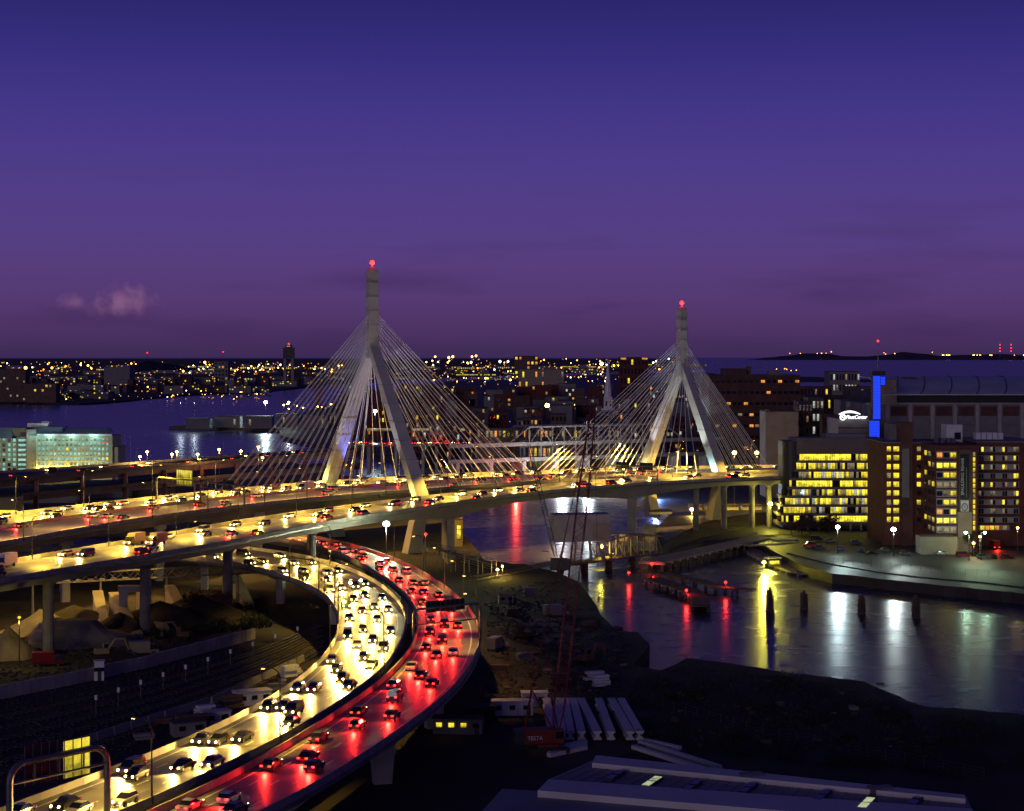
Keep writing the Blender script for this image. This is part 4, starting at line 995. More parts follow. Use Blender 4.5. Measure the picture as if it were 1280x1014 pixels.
S3 = ('sodium_far','sodium_far','amber_far','white_far')
strip(46, 0, 330, 453, 466, S3, .35, .8, 'along the far horizon left of the tower')
strip(56, 150, 430, 455, 465, ('sodium_far','sodium_far','white_far'), .4, .9, 'in the bright airport band')
strip(38, 0, 400, 474, 499, S3, .35, .75, 'along the far waterfront')
strip(50, 530, 860, 447, 466, S3, .4, .9, 'along the far shore between the towers')
strip(40, 540, 760, 466, 478, S3, .35, .75, 'on the quays between the towers')
strip(26, 490, 880, 480, 520, ('sodium_far','amber_far','white_far'), .35, .7, 'among the dark roofs behind the bridge')
dim_strip(170, -5, 420, 452, 470, 'in the hazy glow of the left far shore'); dim_strip(120, 0, 330, 470, 500, 'among the left waterfront houses')
dim_strip(170, 530, 870, 449, 472, 'in the hazy glow between the towers'); dim_strip(120, 480, 880, 474, 545, 'in the dark streets behind the bridge')
big = [(32,460,1.9,'sodium_far'),(65,460,1.3,'sodium_far'),(101,456,1.1,'sodium_far'),(110,457,1.2,'sodium_far'),(256,453,1.4,'sodium_far'),(229,464,1.2,'sodium_far'),(82,458,1.0,'amber_far'),(277,470,1.1,'sodium_far'),
       (544,446,1.1,'sodium_far'),(561,447,1.4,'sodium_far'),(566,446,1.4,'sodium_far'),(590,446,1.2,'sodium_far'),(595,445,1.2,'sodium_far'),(589,453,1.3,'white_far'),(625,452,1.5,'white_far'),(635,452,1.2,'white_far'),(752,455,2.0,'yellow_lamp'),
       (607,473,1.2,'sodium_far'),(638,475,1.2,'sodium_far'),(556,485,1.1,'sodium_far'),(567,485,1.1,'sodium_far'),(717,506,1.5,'sodium_far'),(680,450,1.0,'amber_far')]
for i, (px, py, r, mk) in enumerate(sorted(big)):
    far_lamp(px, py, min(9000, dist_at(py+4, 3) if py > 452 else 7000), mk, r, 'large bright far lamp, %s of the big ones from the left' % ordinal(i+1), 'large lamps on the far shore')
far_lamp(684, 507, 1500, 'yellow_lamp', 2.6, 'brightest golden lamp above the truss bridge', 'large lamps on the far shore')
hl = random.Random(8)
for i, px in enumerate(sorted([hl.uniform(960, 1280) for _ in range(14)]+[hl.uniform(1178, 1200) for _ in range(5)]+[hl.uniform(1215, 1240) for _ in range(6)])):
    py = 444 if px > 1170 else hl.uniform(439.5, 443)
    far_lamp(px, py, 37500, 'sodium_far' if px > 1170 else 'amber_far', hl.uniform(.3, .6), 'tiny horizon light, %s from the left on the island hills' % ordinal(i+1), 'lights on the horizon hills', h=10)
strip_pts = [(970+hl.uniform(0,50), 462+hl.uniform(-2,2)) for _ in range(5)]
for i, (px, py) in enumerate(sorted(strip_pts)): far_lamp(px, py, 5000, 'amber_far', .5, 'tiny orange light, %s from the left above the brick warehouse' % ordinal(i+1), 'lights on the causeway', h=6)

# ================================================================== harbour pier, boats
pr = empty('pier', (*at(320, 532, 3).xy, 0), 0, 'long low pier jutting into the harbour left of the taller tower', 'pier'); po = pr.location
a, b2 = at(226, 533, 3), at(430, 537, 3); q = MB(); c = (a+b2)/2; q.box((c.x-po.x, c.y+30-po.y, 1.4), ((b2-a).length, 60, 3.2), math.atan2((b2-a).y, (b2-a).x)); q.build('deck', M['wood'], pr)
for i in range(24):
    p = a.lerp(b2, i/23); q = MB(); q.cyl((p.x-po.x, p.y-.8-po.y, -2), (p.x-po.x, p.y-.8-po.y, 2.6), .6, k=6); q.build('pile', M['wood'], pr)
for i, (px0, px1, yt) in enumerate(((232, 262, 520), (268, 300, 517), (305, 340, 517), (345, 372, 514), (378, 410, 516), (412, 430, 512))):
    building(px0, px1, yt+4, 1690+25*(i % 2), 16, M['grey_wall'], 'low pier shed, %s from the seaward end' % ordinal(i+1), 'sheds on the harbour pier', rows=1, cols=7, lit=.2, kinds=('w_dim',), rnd=rl, zw0=.5, dark=False)
def tall_lamp(px, ylamp, d, mk, r, label, group=None, energy=0, col=(1,1,1), zb=3.2, arm=0.0, name='street_lamp', offset=0.7, flood=0):
    p = atd(px, ylamp, d); e = empty(name, (p.x, p.y, zb), 0, label, 'lamp', group); h = p.z-zb
    q = MB(); q.cyl((arm,0,0), (arm,0,h+.2), .16, .10, 6); 
    if arm: q.cyl((arm,0,h+.2), (0,0,h+.35), .08, k=5)
    q.build('pole', M['dark_steel'], e)
    q = MB(); q.box((0,0,h+.42+r*.5), (1.0, .5, .22)); q.build('lamp_housing', M['steel'], e)
    put('lamp_globe', LG[mk], e, (0,0,h), (0,0,0), (r, r, r*.8))
    if flood: light('flood', 'SPOT', (0,-r-.3,h), flood, col, e, .5, look_rot((0,-1,-.13)), R(32), 1)  # second spot added to throw reflection streaks over the water
    if energy: light('bulb', 'POINT', (0, -.1, h-r-offset), energy, col, e, .35)
    return e
tall_lamp(332, 503, 1720, 'mercury', 1.7, 'bright white-green lamp on the harbour pier left of the others', 'pier lamps', 60000, (.75,1,.9))
tall_lamp(361, 503, 1760, 'white_far', 1.2, 'second white pier lamp right of the brightest pier lamp', 'pier lamps', 16000, (.8,1,.9))
for i, px in enumerate((226, 243, 266)): tall_lamp(px, 503+i*.5, 1700, 'w_white', .5, 'thin tall pier mast lamp, %s from the seaward end' % ordinal(i+1), 'pier lamps', 5000 if i < 2 else 0, (.8,.95,1))
for i in range(16):
    px = 352+i*4.4+hl.uniform(0, 3); tall_lamp(px, 508+hl.uniform(-3, 5), 1740+hl.uniform(0, 60), hl.choice(['sodium','w_orange','w_yellow']), hl.uniform(.45,.9), 'small amber dock lamp on the pier, %s from its seaward end' % ordinal(i+1), 'amber dock lamps')
for i, (px, ym) in enumerate(((156, 543), (160, 545), (168, 558), (170, 562), (190, 556), (218, 552), (246, 552), (235, 566), (280, 550))):
    d = 1180; b_ = empty('sailboat', ((px-CX)/F*d, d+hl.uniform(-15, 15), 0), hl.uniform(0, 3), 'moored sailboat, %s from the left beyond the viaduct' % ordinal(i+1), 'sailboat', 'sailboats in the marina')
    q = MB(); q.loft([[(-4.5,-.1,.2),(-4.5,.1,.2),(-4.5,.1,1.2),(-4.5,-.1,1.2)], [(-1,-1.4,-.2),(-1,1.4,-.2),(-1,1.5,1.1),(-1,-1.5,1.1)], [(3.5,-1.1,-.2),(3.5,1.1,-.2),(3.6,1.2,1.1),(3.6,-1.2,1.1)]]); q.box((.5,0,1.5), (3.4,1.5,.8)); q.build('hull', M['hull'], b_)
    q = MB(); q.cyl((0,0,1), (0,0,HC-(ym-HY)/F*d), .14, .08, 5); q.build('mast', M['white'], b_); q = MB(); q.cyl((0,0,2.6), (4,0,2.7), .12, k=5); q.build('boom', M['white'], b_)

# ================================================================== lamps of the place
G = 'street lamps behind the viaduct'
for i, (px, y) in enumerate(((175,571),(184,565),(215,568),(221,565),(247,568),(274,562),(301,564),(323,559),(328,572))):
    tall_lamp(px, y, 800, 'sodium', .62, 'sodium street lamp beyond the maroon viaduct, %s from the left' % ordinal(i+1), G, 5000, (1,.6,.15))
tall_lamp(483, 655, 520, 'mercury', 1.0, 'very bright white-green yard lamp under the girder bridge', None, 26000, (.85,1,.6))
tall_lamp(963, 630, 705, 'yellow_lamp', .9, 'bright yellow-green lamp at the left foot of the office building', None, 8000, (1,.88,.1), flood=36000)
tall_lamp(1047, 659, 615, 'mercury', .8, 'bright white lamp before the office building arcade', None, 2600, (.75,1,.95), flood=36000)
tall_lamp(1117, 662, 606, 'mercury', .9, 'brightest white lamp in the hospital car park', None, 2600, (.85,1,.92), flood=36000)
tall_lamp(865, 637, 760, 'sodium', .9, 'golden yard lamp under the right end of the bridges', None, 6000, (1,.62,.1))
tall_lamp(918, 566, 800, 'sodium', 1.05, 'golden lamp right of the shorter tower, left of the pair', 'pair of golden lamps', 5000, (1,.68,.15))
tall_lamp(946, 566, 815, 'sodium', .95, 'golden lamp right of the shorter tower, right of the pair', 'pair of golden lamps', 5000, (1,.68,.15))
tall_lamp(469, 514, 1150, 'mercury', 1.1, 'white lamp seen between the legs of the taller tower', None, 20000, (.8,1,.9))
for i, (px, y) in enumerate(((1207, 666), (1231, 666))): tall_lamp(px, y, 594, 'mercury', .5, 'pale green twin lamp before the hospital tower, %s' % ('left head' if i == 0 else 'right head'), 'hospital forecourt lamps', 2500, (.65,1,.6), flood=14000, arm=1.2 if i == 0 else -1.2)
for i, (px, y) in enumerate(((1217, 679), (1225, 671), (1272, 660))): tall_lamp(px, y, 606, 'sodium', .45, 'small warm forecourt lamp, %s from the left' % ordinal(i+1), 'hospital forecourt lamps', 900, (1,.7,.3))
tall_lamp(955, 703, 588, 'yellow_lamp', .6, 'yellow lamp on the floating dock', None, 5000, (1,.85,.05), zb=1.0, flood=90000)
tall_lamp(752, 683, 600, 'yellow_lamp', .7, 'yellow lamp on the bascule counterweight house', None, 7000, (1,.8,.05))
tall_lamp(24, 772, 390, 'w_yellow', .4, 'low added lamp beside the yellow sand heap', None, 1600, (1,.8,.1))  # added for a warm glow over the heaps
tall_lamp(622, 712, 545, 'yellow_lamp', .4, 'yellow work lamp beside the railway tracks', None, 1600, (1,.8,.1))
tall_lamp(628, 708, 553, 'sodium', .35, 'small amber work lamp beside the railway tracks', None, 2500, (1,.6,.1))
for i, (px, y, d) in enumerate(((703, 640, 770), (735, 636, 790), (645, 640, 900))):
    mk, col = (('mercury', (.9,.95,1)), ('mercury', (.85,1,.95)), ('beacon', (1,.05,.03)))[i]
    tall_lamp(px, 602, 905, mk, .6, '%s lamp on the far river bank beyond the bridges' % ('left white','right white','red')[i], None, (60000, 50000, 26000)[i], col)
tall_lamp(820, 612, 850, 'mercury', .5, 'bluish lamp on the river bank behind the right pier', None, 30000, (.2,.35,1))
# small red navigation beacons
for px, y, d, lb in ((815, 705, 585, 'red beacon at the end of the railway truss bridge'), (907, 728, 530, 'red beacon on the long dark fender pier'), (858, 738, 515, 'red beacon on the short curved fender'), (532, 668, 520, 'red beacon on the scaffolding under the girder bridge'), (786, 716, 560, 'small red lamp under the railway truss')):
    e = tall_lamp(px, y, d, 'beacon', .42, lb, None, 900, (1,.03,.02), zb=1.0, name='beacon_lamp', offset=.3)
# ----- sodium road lamps: all but the divider row added to gild the decks
def road_lamp(road, dd, u, side, h, energy, col, label, group, reach=2.4, cone=106):
    p = road.pt(dd, u); t = road.dirn(dd, u); nn = Vector((t.y, -t.x, 0))*side
    e = empty('street_lamp', p, 0, label, 'lamp', group)
    q = MB(); pts = [Vector((0,0,0)), Vector((0,0,h-1.2)), Vector((0,0,h-.4))+nn*.4, Vector((0,0,h))+nn*1.1, Vector((0,0,h))+nn*reach]
    q.tube(pts, [.15,.11,.1,.09,.08], 6); q.box((0,0,.5), (.5,.5,1.0)); q.build('pole', M['dark_steel'], e)
    q = MB(); c = nn*(reach+.3)+Vector((0,0,h)); q.box(c, (.9,.45,.2), math.atan2(nn.y, nn.x), taper=.7); q.build('lamp_head', M['steel'], e)
    q = MB(); q.box(c-Vector((0,0,.115)), (.55,.32,.03), math.atan2(nn.y, nn.x)); q.build('lens', M['sodium'], e)
    light('bulb', 'SPOT', c-Vector((0,0,.25)), energy, col, e, .25, (0,0,0), R(cone), .5)
SOD = (1.0, 0.52, 0.12); YEL = (1.0, 0.62, 0.075)
for i, px in enumerate((190, 350, 413, 473)):
    road_lamp(yl, yl.find(px, 1.0) if px != 473 else yl.find(480, 1.0)*1.0, 1.0, -1, 11, 18000, YEL, 'road lamp on the divider of the curved ramps, %s from the bottom' % ordinal(i+1), 'lamps between the curved ramps')
def added_ramp_lamps(road, ds, u, side, e_, col, where, grp):
    for i, dd in enumerate(ds): road_lamp(road, dd, u, side, 10.5, e_, col, 'added road lamp %s, %s from the bottom' % (where, ordinal(i+1)), grp)
added_ramp_lamps(yl, [160, 190, 220, 250, 280, 310, 345], 0.0, 1, 18000, YEL, 'on the inner edge of the headlight ramp', 'added lamps on the curved ramps')
added_ramp_lamps(rd, [150, 178, 206, 234, 262, 295], 1.0, -1, 9000, SOD, 'on the outer edge of the taillight ramp', 'added lamps on the curved ramps')
for i, px in enumerate((20, 105, 190, 270, 350, 420, 500, 590, 690, 770, 850, 940)):
    road_lamp(zk, zk.find(px, 0.0), 0.0, 1, 12, 62000, YEL, 'added road lamp on the far edge of the cable-stayed deck, %s from the left' % ordinal(i+1), 'added lamps on the cable-stayed bridge', 3.5, 150)
for i, px in enumerate((30, 112, 190, 260, 330, 384, 440, 483, 560, 620, 700, 780, 860)):
    road_lamp(zk, zk.find(px, 1.0), 1.0, -1, 11, 40000, SOD, 'added road lamp on the near edge of the cable-stayed deck, %s from the left' % ordinal(i+1), 'added lamps on the cable-stayed bridge', 3.0, 146)
for i, px in enumerate((40, 135, 220, 298, 370, 440, 550, 652, 740, 840, 930)):
    road_lamp(nb, nb.find(px, 0.0), 0.0, 1, 10.5, 30000, YEL, 'added road lamp on the girder bridge, %s from the left' % ordinal(i+1), 'added lamps on the girder bridge', 2.4, 146)

# ================================================================== sign gantries
def gantry(p0, p1, h, label, r=.28, arch=1.6, beam2=1.3, panels=(), name='sign_gantry'):
    p0, p1 = Vector(p0), Vector(p1); e = empty(name, (p0+p1)/2, 0, label, 'gantry'); o = e.location
    dx_ = (p1-p0).normalized(); a, b2 = p0-o, p1-o; up = Vector((0,0,1)); L = (p1-p0).length
    q = MB(); pts = [a]
    for i in range(7): th = math.pi/2*i/6; pts.append(a+up*(h-arch)+dx_*arch*(1-math.cos(th))+up*arch*math.sin(th))
    for i in range(7): th = math.pi/2*(1-i/6); pts.append(b2+up*(h-arch)-dx_*arch*(1-math.cos(th))+up*arch*math.sin(th))
    pts.append(b2); q.tube(pts, r, 8); q.build('arch_frame', M['steel'], e)
    q = MB(); q.cyl(a+up*(h-beam2-.8), b2+up*(h-beam2-.8), r*.45, k=6); q.build('lower_beam', M['steel'], e)
    nst = max(3, int(L/3))
    for i in range(1, nst): 
        c = a.lerp(b2, i/nst); q = MB(); q.cyl(c+up*(h-beam2-.8), c+up*h, r*.3, k=5); q.build('strut', M['steel'], e)
    rz = math.atan2(dx_.y, dx_.x); nrm = Vector((dx_.y, -dx_.x, 0))
    if nrm.y > 0: nrm = -nrm
    for (f0, f1, z0, z1, kind) in panels:
        c = a.lerp(b2, (f0+f1)/2)-nrm*.55; w = (f1-f0)*L
        q = MB(); q.box(c+up*(z0+z1)/2, (w, .12, z1-z0), rz); q.build('sign_panel', M[kind], e)
        nsl = max(2, int(w/1.1))
        for i in range(nsl+1):
            q = MB(); q.box(c-dx_*w/2+dx_*w*i/nsl+nrm*.12+up*(z0+z1)/2, (.13, .08, z1-z0+.2), rz); q.build('stiffener', M['steel'], e)
    return e
gantry(at(12, 1046, ZR), at(134, 1016, ZR), 8.6, 'tubular arch gantry with a lit yellow sign at the bottom left', .42, 2.2, 1.5, ((.17,.50,5.6,10.4,'black'), (.57,.84,5.4,10.0,'sign_lit')))
g_ = rd.find(519, 0); 
best = min(range(0, 400), key=lambda i: abs(proj(rd.pt(rd.len*i/400, 0))[1]-803)+abs(proj(rd.pt(rd.len*i/400, 0))[0]-519)*.5)
dg = rd.len*best/400
gantry(rd.pt(dg, -.02), rd.pt(dg, 1.02), 6.6, 'arch gantry with a wide dark sign over the taillight ramp', .26, 1.4, 2.4, ((.2,.78,5.6,7.9,'black'),))
dz = zk.find(306, 1.0)
gantry(zk.pt(dz, 1.0), zk.pt(zk.find(250, .5), .5), 7.0, 'arch gantry with small square sign over the cable-stayed deck', .3, 1.5, 1.0, ((.25,.5,4.8,8.4,'black'),))
gantry(zk.pt(zk.find(244, .47), .47), zk.pt(zk.find(196, .0), .02), 7.5, 'gantry with two rows of lit yellow panels over the far carriageway', .3, 1.5, 1.0, ((.1,.5,5.4,8.0,'sign_lit'),(.1,.5,8.2,10.6,'sign_lit')))
ds_ = nb.find(822, 1.0); gantry(nb.pt(ds_, 1.0), nb.pt(nb.find(756, 0), 0.0), 6.6, 'arch gantry with dark signs over the right end of the girder bridge', .28, 1.5, 1.0, ((.1,.34,5.2,8.0,'black'),(.55,.8,5.2,8.0,'black')))
# ================================================================== traffic, standing with its lights on
def side_loops(prof, w, inset=0.0):
    return [[(x, -w/2+i2, z) for x, z, i2 in prof], [(x, w/2-i2, z) for x, z, i2 in prof]]
KINDS = {   # outline of the body (x forward, z), cabin outline, length, width, height of lights
 'sedan': dict(body=[(-2.25,.35),(-2.3,.72),(-2.2,.92),(-1.2,.98),(1.0,.94),(2.1,.80),(2.3,.62),(2.25,.33)], cab=[(-1.65,.97),(-1.05,1.42),(.25,1.44),(1.05,.95)], L=4.6, W=1.78, hz=.64, tz=.76),
 'hatchback': dict(body=[(-1.95,.35),(-2.0,.75),(-1.9,1.0),(-1.0,1.02),(.9,.98),(1.85,.84),(2.0,.62),(1.95,.33)], cab=[(-1.85,1.0),(-1.5,1.5),(.1,1.52),(1.05,.99)], L=4.0, W=1.74, hz=.66, tz=.85),
 'van': dict(body=[(-2.4,.4),(-2.45,1.15),(1.3,1.15),(2.2,.95),(2.4,.7),(2.35,.38)], cab=[(-2.42,1.15),(-2.3,1.9),(.7,1.92),(1.5,1.13)], L=4.9, W=1.92, hz=.78, tz=1.05),
 'truck': dict(body=[(-3.4,.6),(-3.4,1.0),(1.5,1.0),(1.55,1.3),(3.2,1.25),(3.4,.8),(3.35,.45),(1.5,.45)], cab=[(1.4,1.3),(1.45,2.35),(2.5,2.35),(3.1,1.28)], L=6.9, W=2.25, hz=.85, tz=.85)}
CARM = {}
def car_parts(kind, col):
    if (kind, col) in CARM: return CARM[(kind, col)]
    k2 = KINDS[kind]; W = k2['W']; P = {}
    q = MB(); b2 = k2['body']
    q.loft([[(x*.985, -W/2+.10, z*.96+.02) for x, z in b2], [(x, -W/2, z) for x, z in b2], [(x, W/2, z) for x, z in b2], [(x*.985, W/2-.10, z*.96+.02) for x, z in b2]])
    c = k2['cab']; zr = max(z for _, z in c)
    top = [p for p in c if p[1] > zr-.1]
    q.loft([[(x, -W/2+.24, zr-.04) for x, _ in (top[0], top[-1])]+[(top[-1][0]-.05, -W/2+.26, zr+.02), (top[0][0]+.05, -W/2+.26, zr+.02)],
            [(x, W/2-.24, zr-.04) for x, _ in (top[0], top[-1])]+[(top[-1][0]-.05, W/2-.26, zr+.02), (top[0][0]+.05, W/2-.26, zr+.02)]])
    if kind == 'truck': q.box((-1.05, 0, 2.05), (4.7, 2.3, 2.1))
    P['body'] = q
    q = MB(); mid = lambda s, i2: [(x, s*(W/2-i2 if z < zr-.1 else W/2-i2-.12), z) for x, z in c]
    q.loft([mid(-1, .09), mid(1, .09)]); P['glass'] = q
    q = MB(); 
    q.cyl((0,-.11,0), (0,.11,0), .34 if kind != 'truck' else .46, k=10); P['wheel'] = q
    q = MB(); q.cyl((0,-.125,0), (0,.125,0), .2, k=8); P['rim'] = q
    x1 = max(x for x, _ in b2); x0 = min(x for x, _ in b2)
    q = MB(); q.cyl((x1-.12,0,0), (x1+.03,0,0), .17, .15, 8); P['head'] = q
    q = MB(); q.box((x0+.02,0,0), (.1,.40,.20)); P['tail'] = q
    R_ = {'body': P['body'].mesh('body', M['car_'+col]), 'glass': P['glass'].mesh('windows', M['glass']), 'wheel': P['wheel'].mesh('wheel', M['tyre']), 'rim': P['rim'].mesh('rim', M['steel']), 'head': P['head'].mesh('headlight', M['head']), 'tail': P['tail'].mesh('taillight', M['tail'])}
    one = MB()
    def addm(src, off, m):
        n = len(one.v); one.v += [(v[0]+off[0], v[1]+off[1], v[2]+off[2]) for v in src.v]; one.f += [tuple(i+n for i in f) for f in src.f]; one.m += [m]*len(src.f)
    addm(P['body'], (0,0,0), 0); addm(P['glass'], (0,0,0), 1)
    for sx in (-.62, .62):
        for sy in (-1, 1): addm(P['wheel'], (sx*k2['L']/2, sy*(W/2-.1), .34), 2)
    for sy in (-1, 1): addm(P['head'], (0, sy*(W/2-.3), k2['hz']), 3); addm(P['tail'], (0, sy*(W/2-.28), k2['tz']), 4)
    R_['one'] = one.mesh('car', [M['car_'+col], M['glass'], M['tyre'], M['head'], M['tail']])
    CARM[(kind, col)] = R_; return R_
CATS = {'sedan':'car','hatchback':'car','van':'van','truck':'truck'}
BEAM = bpy.data.lights.new('headlight_beam', 'SPOT'); BEAM.energy = 9000; BEAM.color = (1, .60, .14); BEAM.spot_size = R(110); BEAM.spot_blend = 1; BEAM.shadow_soft_size = .25
GLOWL = bpy.data.lights.new('taillight_glow', 'SPOT'); GLOWL.energy = 2600; GLOWL.color = (1, .02, .012); GLOWL.spot_size = R(150); GLOWL.spot_blend = 1; GLOWL.shadow_soft_size = .3
def vehicle(p, heading, kind, col, label, group, parts=True, lights=True, beam=True):
    Pm = car_parts(kind, col); k2 = KINDS[kind]
    nm = {'sedan':'sedan_car','hatchback':'hatchback_car','van':'delivery_van','truck':'box_truck'}[kind]
    if parts:
        e = empty(nm, p, heading, label, CATS[kind], group)
        put('body', Pm['body'], e); put('windows', Pm['glass'], e)
        for sx in (-.62, .62):
            for sy in (-1, 1): wo = put('wheel', Pm['wheel'], e, (sx*k2['L']/2, sy*(k2['W']/2-.1), .34)); put('rim', Pm['rim'], wo)
        if lights:
            for sy in (-1, 1):
                put('headlight', Pm['head'], e, (0, sy*(k2['W']/2-.3), k2['hz'])); put('taillight', Pm['tail'], e, (0, sy*(k2['W']/2-.28), k2['tz']))
    else:
        e = put(nm, Pm['one'], None, p, (0,0,heading)); tag(e, label, CATS[kind], group)
    if beam == 'head':
        b_ = bpy.data.objects.new('headlight_beam', BEAM); COL.objects.link(b_); b_.parent = e; b_.location = (k2['L']/2+.25, 0, k2['hz']); b_.rotation_euler = look_rot((1, 0, -.06))
    if beam == 'tail':
        b_ = bpy.data.objects.new('taillight_glow', GLOWL); COL.objects.link(b_); b_.parent = e; b_.location = (-k2['L']/2-.25, 0, k2['tz']); b_.rotation_euler = look_rot((-1, 0, -.45))
    return e
rc = random.Random(3)
COLS = ['silver','black','white','red','blue','grey','green','beige','grey','silver','black']
def lane(road, u, d0, d1, gap, reverse, where, group, parts, beam):
    dd = d0+rc.uniform(0, gap*.5); i = 0
    while dd < d1:
        i += 1; t = road.dirn(dd, u); h = math.atan2(t.y, t.x)+(math.pi if reverse else 0)+rc.uniform(-.02, .02)
        kind = rc.choices(['sedan','hatchback','van','truck'], [6, 3, 1.6, .2])[0]; col = rc.choice(COLS if kind != 'truck' else ['white','white','beige'])
        p = road.pt(dd, u+rc.uniform(-.012, .012)).copy(); p.z = road.z+.01
        nmk = {'sedan':'saloon car','hatchback':'hatchback','van':'van','truck':'box truck'}[kind]
        vehicle(p, h, kind, col, '%s %s, %s from the %s, %s' % (col, nmk, ordinal(i), 'bottom' if parts else 'left', where), group, parts, True, beam)
        dd += gap*rc.uniform(.72, 1.35)
for j, u in enumerate((.17, .37, .58, .79)):
    lane(yl, u, 18, yl.len-95, (24, 21, 22, 25)[j], True, '%s lane of the headlight ramp' % ('inner edge','inner middle','outer middle','outer edge')[j], 'cars coming round the headlight ramp', True, 'head')
for j, u in enumerate((.22, .44, .68)):
    lane(rd, u, 20, rd.len-95, (23, 21, 27)[j], False, '%s lane of the taillight ramp' % ('inner','middle','outer')[j], 'cars leaving round the taillight ramp', True, 'tail')
for j, u in enumerate((.08, .165, .25, .34)):
    lane(zk, u, zk.find(-20, u), zk.find(975, u), (24, 21, 24, 30)[j], True, '%s far lane of the cable-stayed bridge' % ordinal(j+1), 'cars on the cable-stayed bridge', False, 'head')
for j, u in enumerate((.55, .68, .81)):
    lane(zk, u, zk.find(-20, u), zk.find(900, u), (44, 50, 58)[j], False, '%s near lane of the cable-stayed bridge' % ordinal(j+1), 'cars on the cable-stayed bridge', False, 'tail')
for j, u in enumerate((.17, .37)):
    lane(nb, u, nb.find(-20, u), nb.find(975, u), (22, 27)[j], True, '%s lane of the girder bridge, facing left' % ('far','near')[j], 'cars on the girder bridge', False, 'head')
for j, u in enumerate((.62, .82)):
    lane(nb, u, nb.find(-20, u), nb.find(975, u), (48, 60)[j], False, '%s lane of the girder bridge, facing right' % ('near','edge')[j], 'cars on the girder bridge', False, 'tail')
for j, u in enumerate((.3, .7)):
    lane(mv, u, 10, mv.len-8, (34, 30)[j], j == 0, '%s lane of the maroon viaduct' % ('far','near')[j], 'cars on the maroon viaduct', False, None)
# parked cars in the hospital car park and cars queueing in the market street
spots = [(1012,684),(1024,686),(1050,688),(1076,690),(1104,690),(1132,694),(1178,694),(1204,696),(1228,698),(1242,698),(1258,698),(1020,676),(1038,678),(1070,680),(1090,694)]
for i, (px, py) in enumerate(sorted(spots)):
    p = at(px, py, 3.24); vehicle(p, rc.choice([0, .2, 1.5, 3.1]), rc.choice(['sedan','hatchback','van']), rc.choice(COLS), 'parked car before the hospital, %s from the left' % ordinal(i+1), 'cars parked before the hospital', True, False, None)
e = vehicle(at(1243, 686, 3.24), math.pi/2, 'truck', 'red', 'red truck with lit red lamps on the hospital drive', None, True, True, 'tail')
for i in range(44):
    px = 436+i*3.9+rc.uniform(-1.5, 1.5); py = 549+rc.uniform(-4.5, 4)-(px-436)*.005
    p = at(px, py, 20.0); p = atd(px, py, 1040); 
mk_e = empty('market_street_road', kind='structure', label='raised street with queueing traffic behind the taller tower')
q = MB(); a, b2 = atd(425, 556, 1035), atd(612, 556, 1060); zz = HC-(556-HY)/F*1035
q.loft([[a+Vector((0,0,0)), a+Vector((0,22,0)), a+Vector((0,22,-1)), a+Vector((0,0,-1))], [b2+Vector((0,0,0)), b2+Vector((0,22,0)), b2+Vector((0,22,-1)), b2+Vector((0,0,-1))]]); q.build('road_deck', M['asphalt'], mk_e)
for i in range(12):
    p = a.lerp(b2, i/11); q = MB(); q.box((p.x, p.y+11, (p.z-1+2)/2), (1.6, 12, p.z-3)); q.build('pier', M['concrete'], mk_e)
k3 = 0
for j, off in enumerate((3, 7.5, 12, 17)):
    for i in range(13):
        t = (i+rc.uniform(.1,.9))/13; p = a.lerp(b2, t)+Vector((0,off,.02)); k3 += 1
        away = j < 2
        vehicle(p, rc.uniform(1.1, 2.0) if away else rc.uniform(-2.0, -1.1), rc.choice(['sedan','hatchback','van']), rc.choice(COLS), 'queueing car, %s from left in the %s file of the market street' % (ordinal(i+1), ordinal(j+1)), 'cars queueing in the market street', False, True, 'tail' if i % 4 == 0 else None)

# ================================================================== right bank: boardwalk, dock, fenders, pilings, tracks
def plank_walk(name, pts, width, z, label, cat, material='deckwood', posts=True, rail=False, step=2.0):
    W = [at(x, y, z) for x, y in pts]; W = resample(W, max(3, int(sum((W[i+1]-W[i]).length for i in range(len(W)-1))/step)))
    e = empty(name, (W[0].x, W[0].y, 0), 0, label, cat); o = e.location
    for i in range(len(W)-1):
        a, b2 = W[i]-o, W[i+1]-o; t = (b2-a).normalized(); n2 = Vector((t.y, -t.x, 0))*width/2; g_ = t*.06; up = Vector((0,0,.35))
        q = MB(); q.loft([[a+n2+g_, a-n2+g_, a-n2+g_+up, a+n2+g_+up], [b2+n2-g_, b2-n2-g_, b2-n2-g_+up, b2+n2-g_+up]]); q.build('deck_panel', M[material], e)
        if posts and i % 3 == 0:
            for s in (-1, 1):
                q = MB(); c = a+n2*s*.9; q.cyl((c.x, c.y, -3), (c.x, c.y, z+.1), .4, k=6); q.build('pile', M['wood'], e)
            q = MB(); q.box((a.x, a.y, z-.35), (width*1.05, .7, .68), math.atan2(n2.y, n2.x)); q.build('cross_beam', M['concrete'], e)
        if rail:
            q = MB(); c = a-n2*.97; d_ = b2-n2*.97
            for hh_ in (.8, 1.35): q.cyl(c+Vector((0,0,hh_)), d_+Vector((0,0,hh_)), .05, k=4)
            q.cyl(c+Vector((0,0,.3)), c+Vector((0,0,1.4)), .06, k=4); q.build('railing', M['steel'], e)
    return e
plank_walk('boardwalk', [(815,703),(850,695),(890,686),(930,677),(962,670),(985,676)], 9, 3.4, 'curving timber boardwalk on concrete trestles along the right bank', 'boardwalk', rail=True)
plank_walk('footbridge', [(934,683),(965,681),(995,678)], 3, 3.2, 'short footbridge from the quay to the floating dock', 'footbridge', rail=True, posts=False)
plank_walk('floating_dock', [(934,684),(952,696),(972,706),(1000,716),(1036,720)], 6, .7, 'long pale floating dock reaching into the basin', 'dock', posts=True)
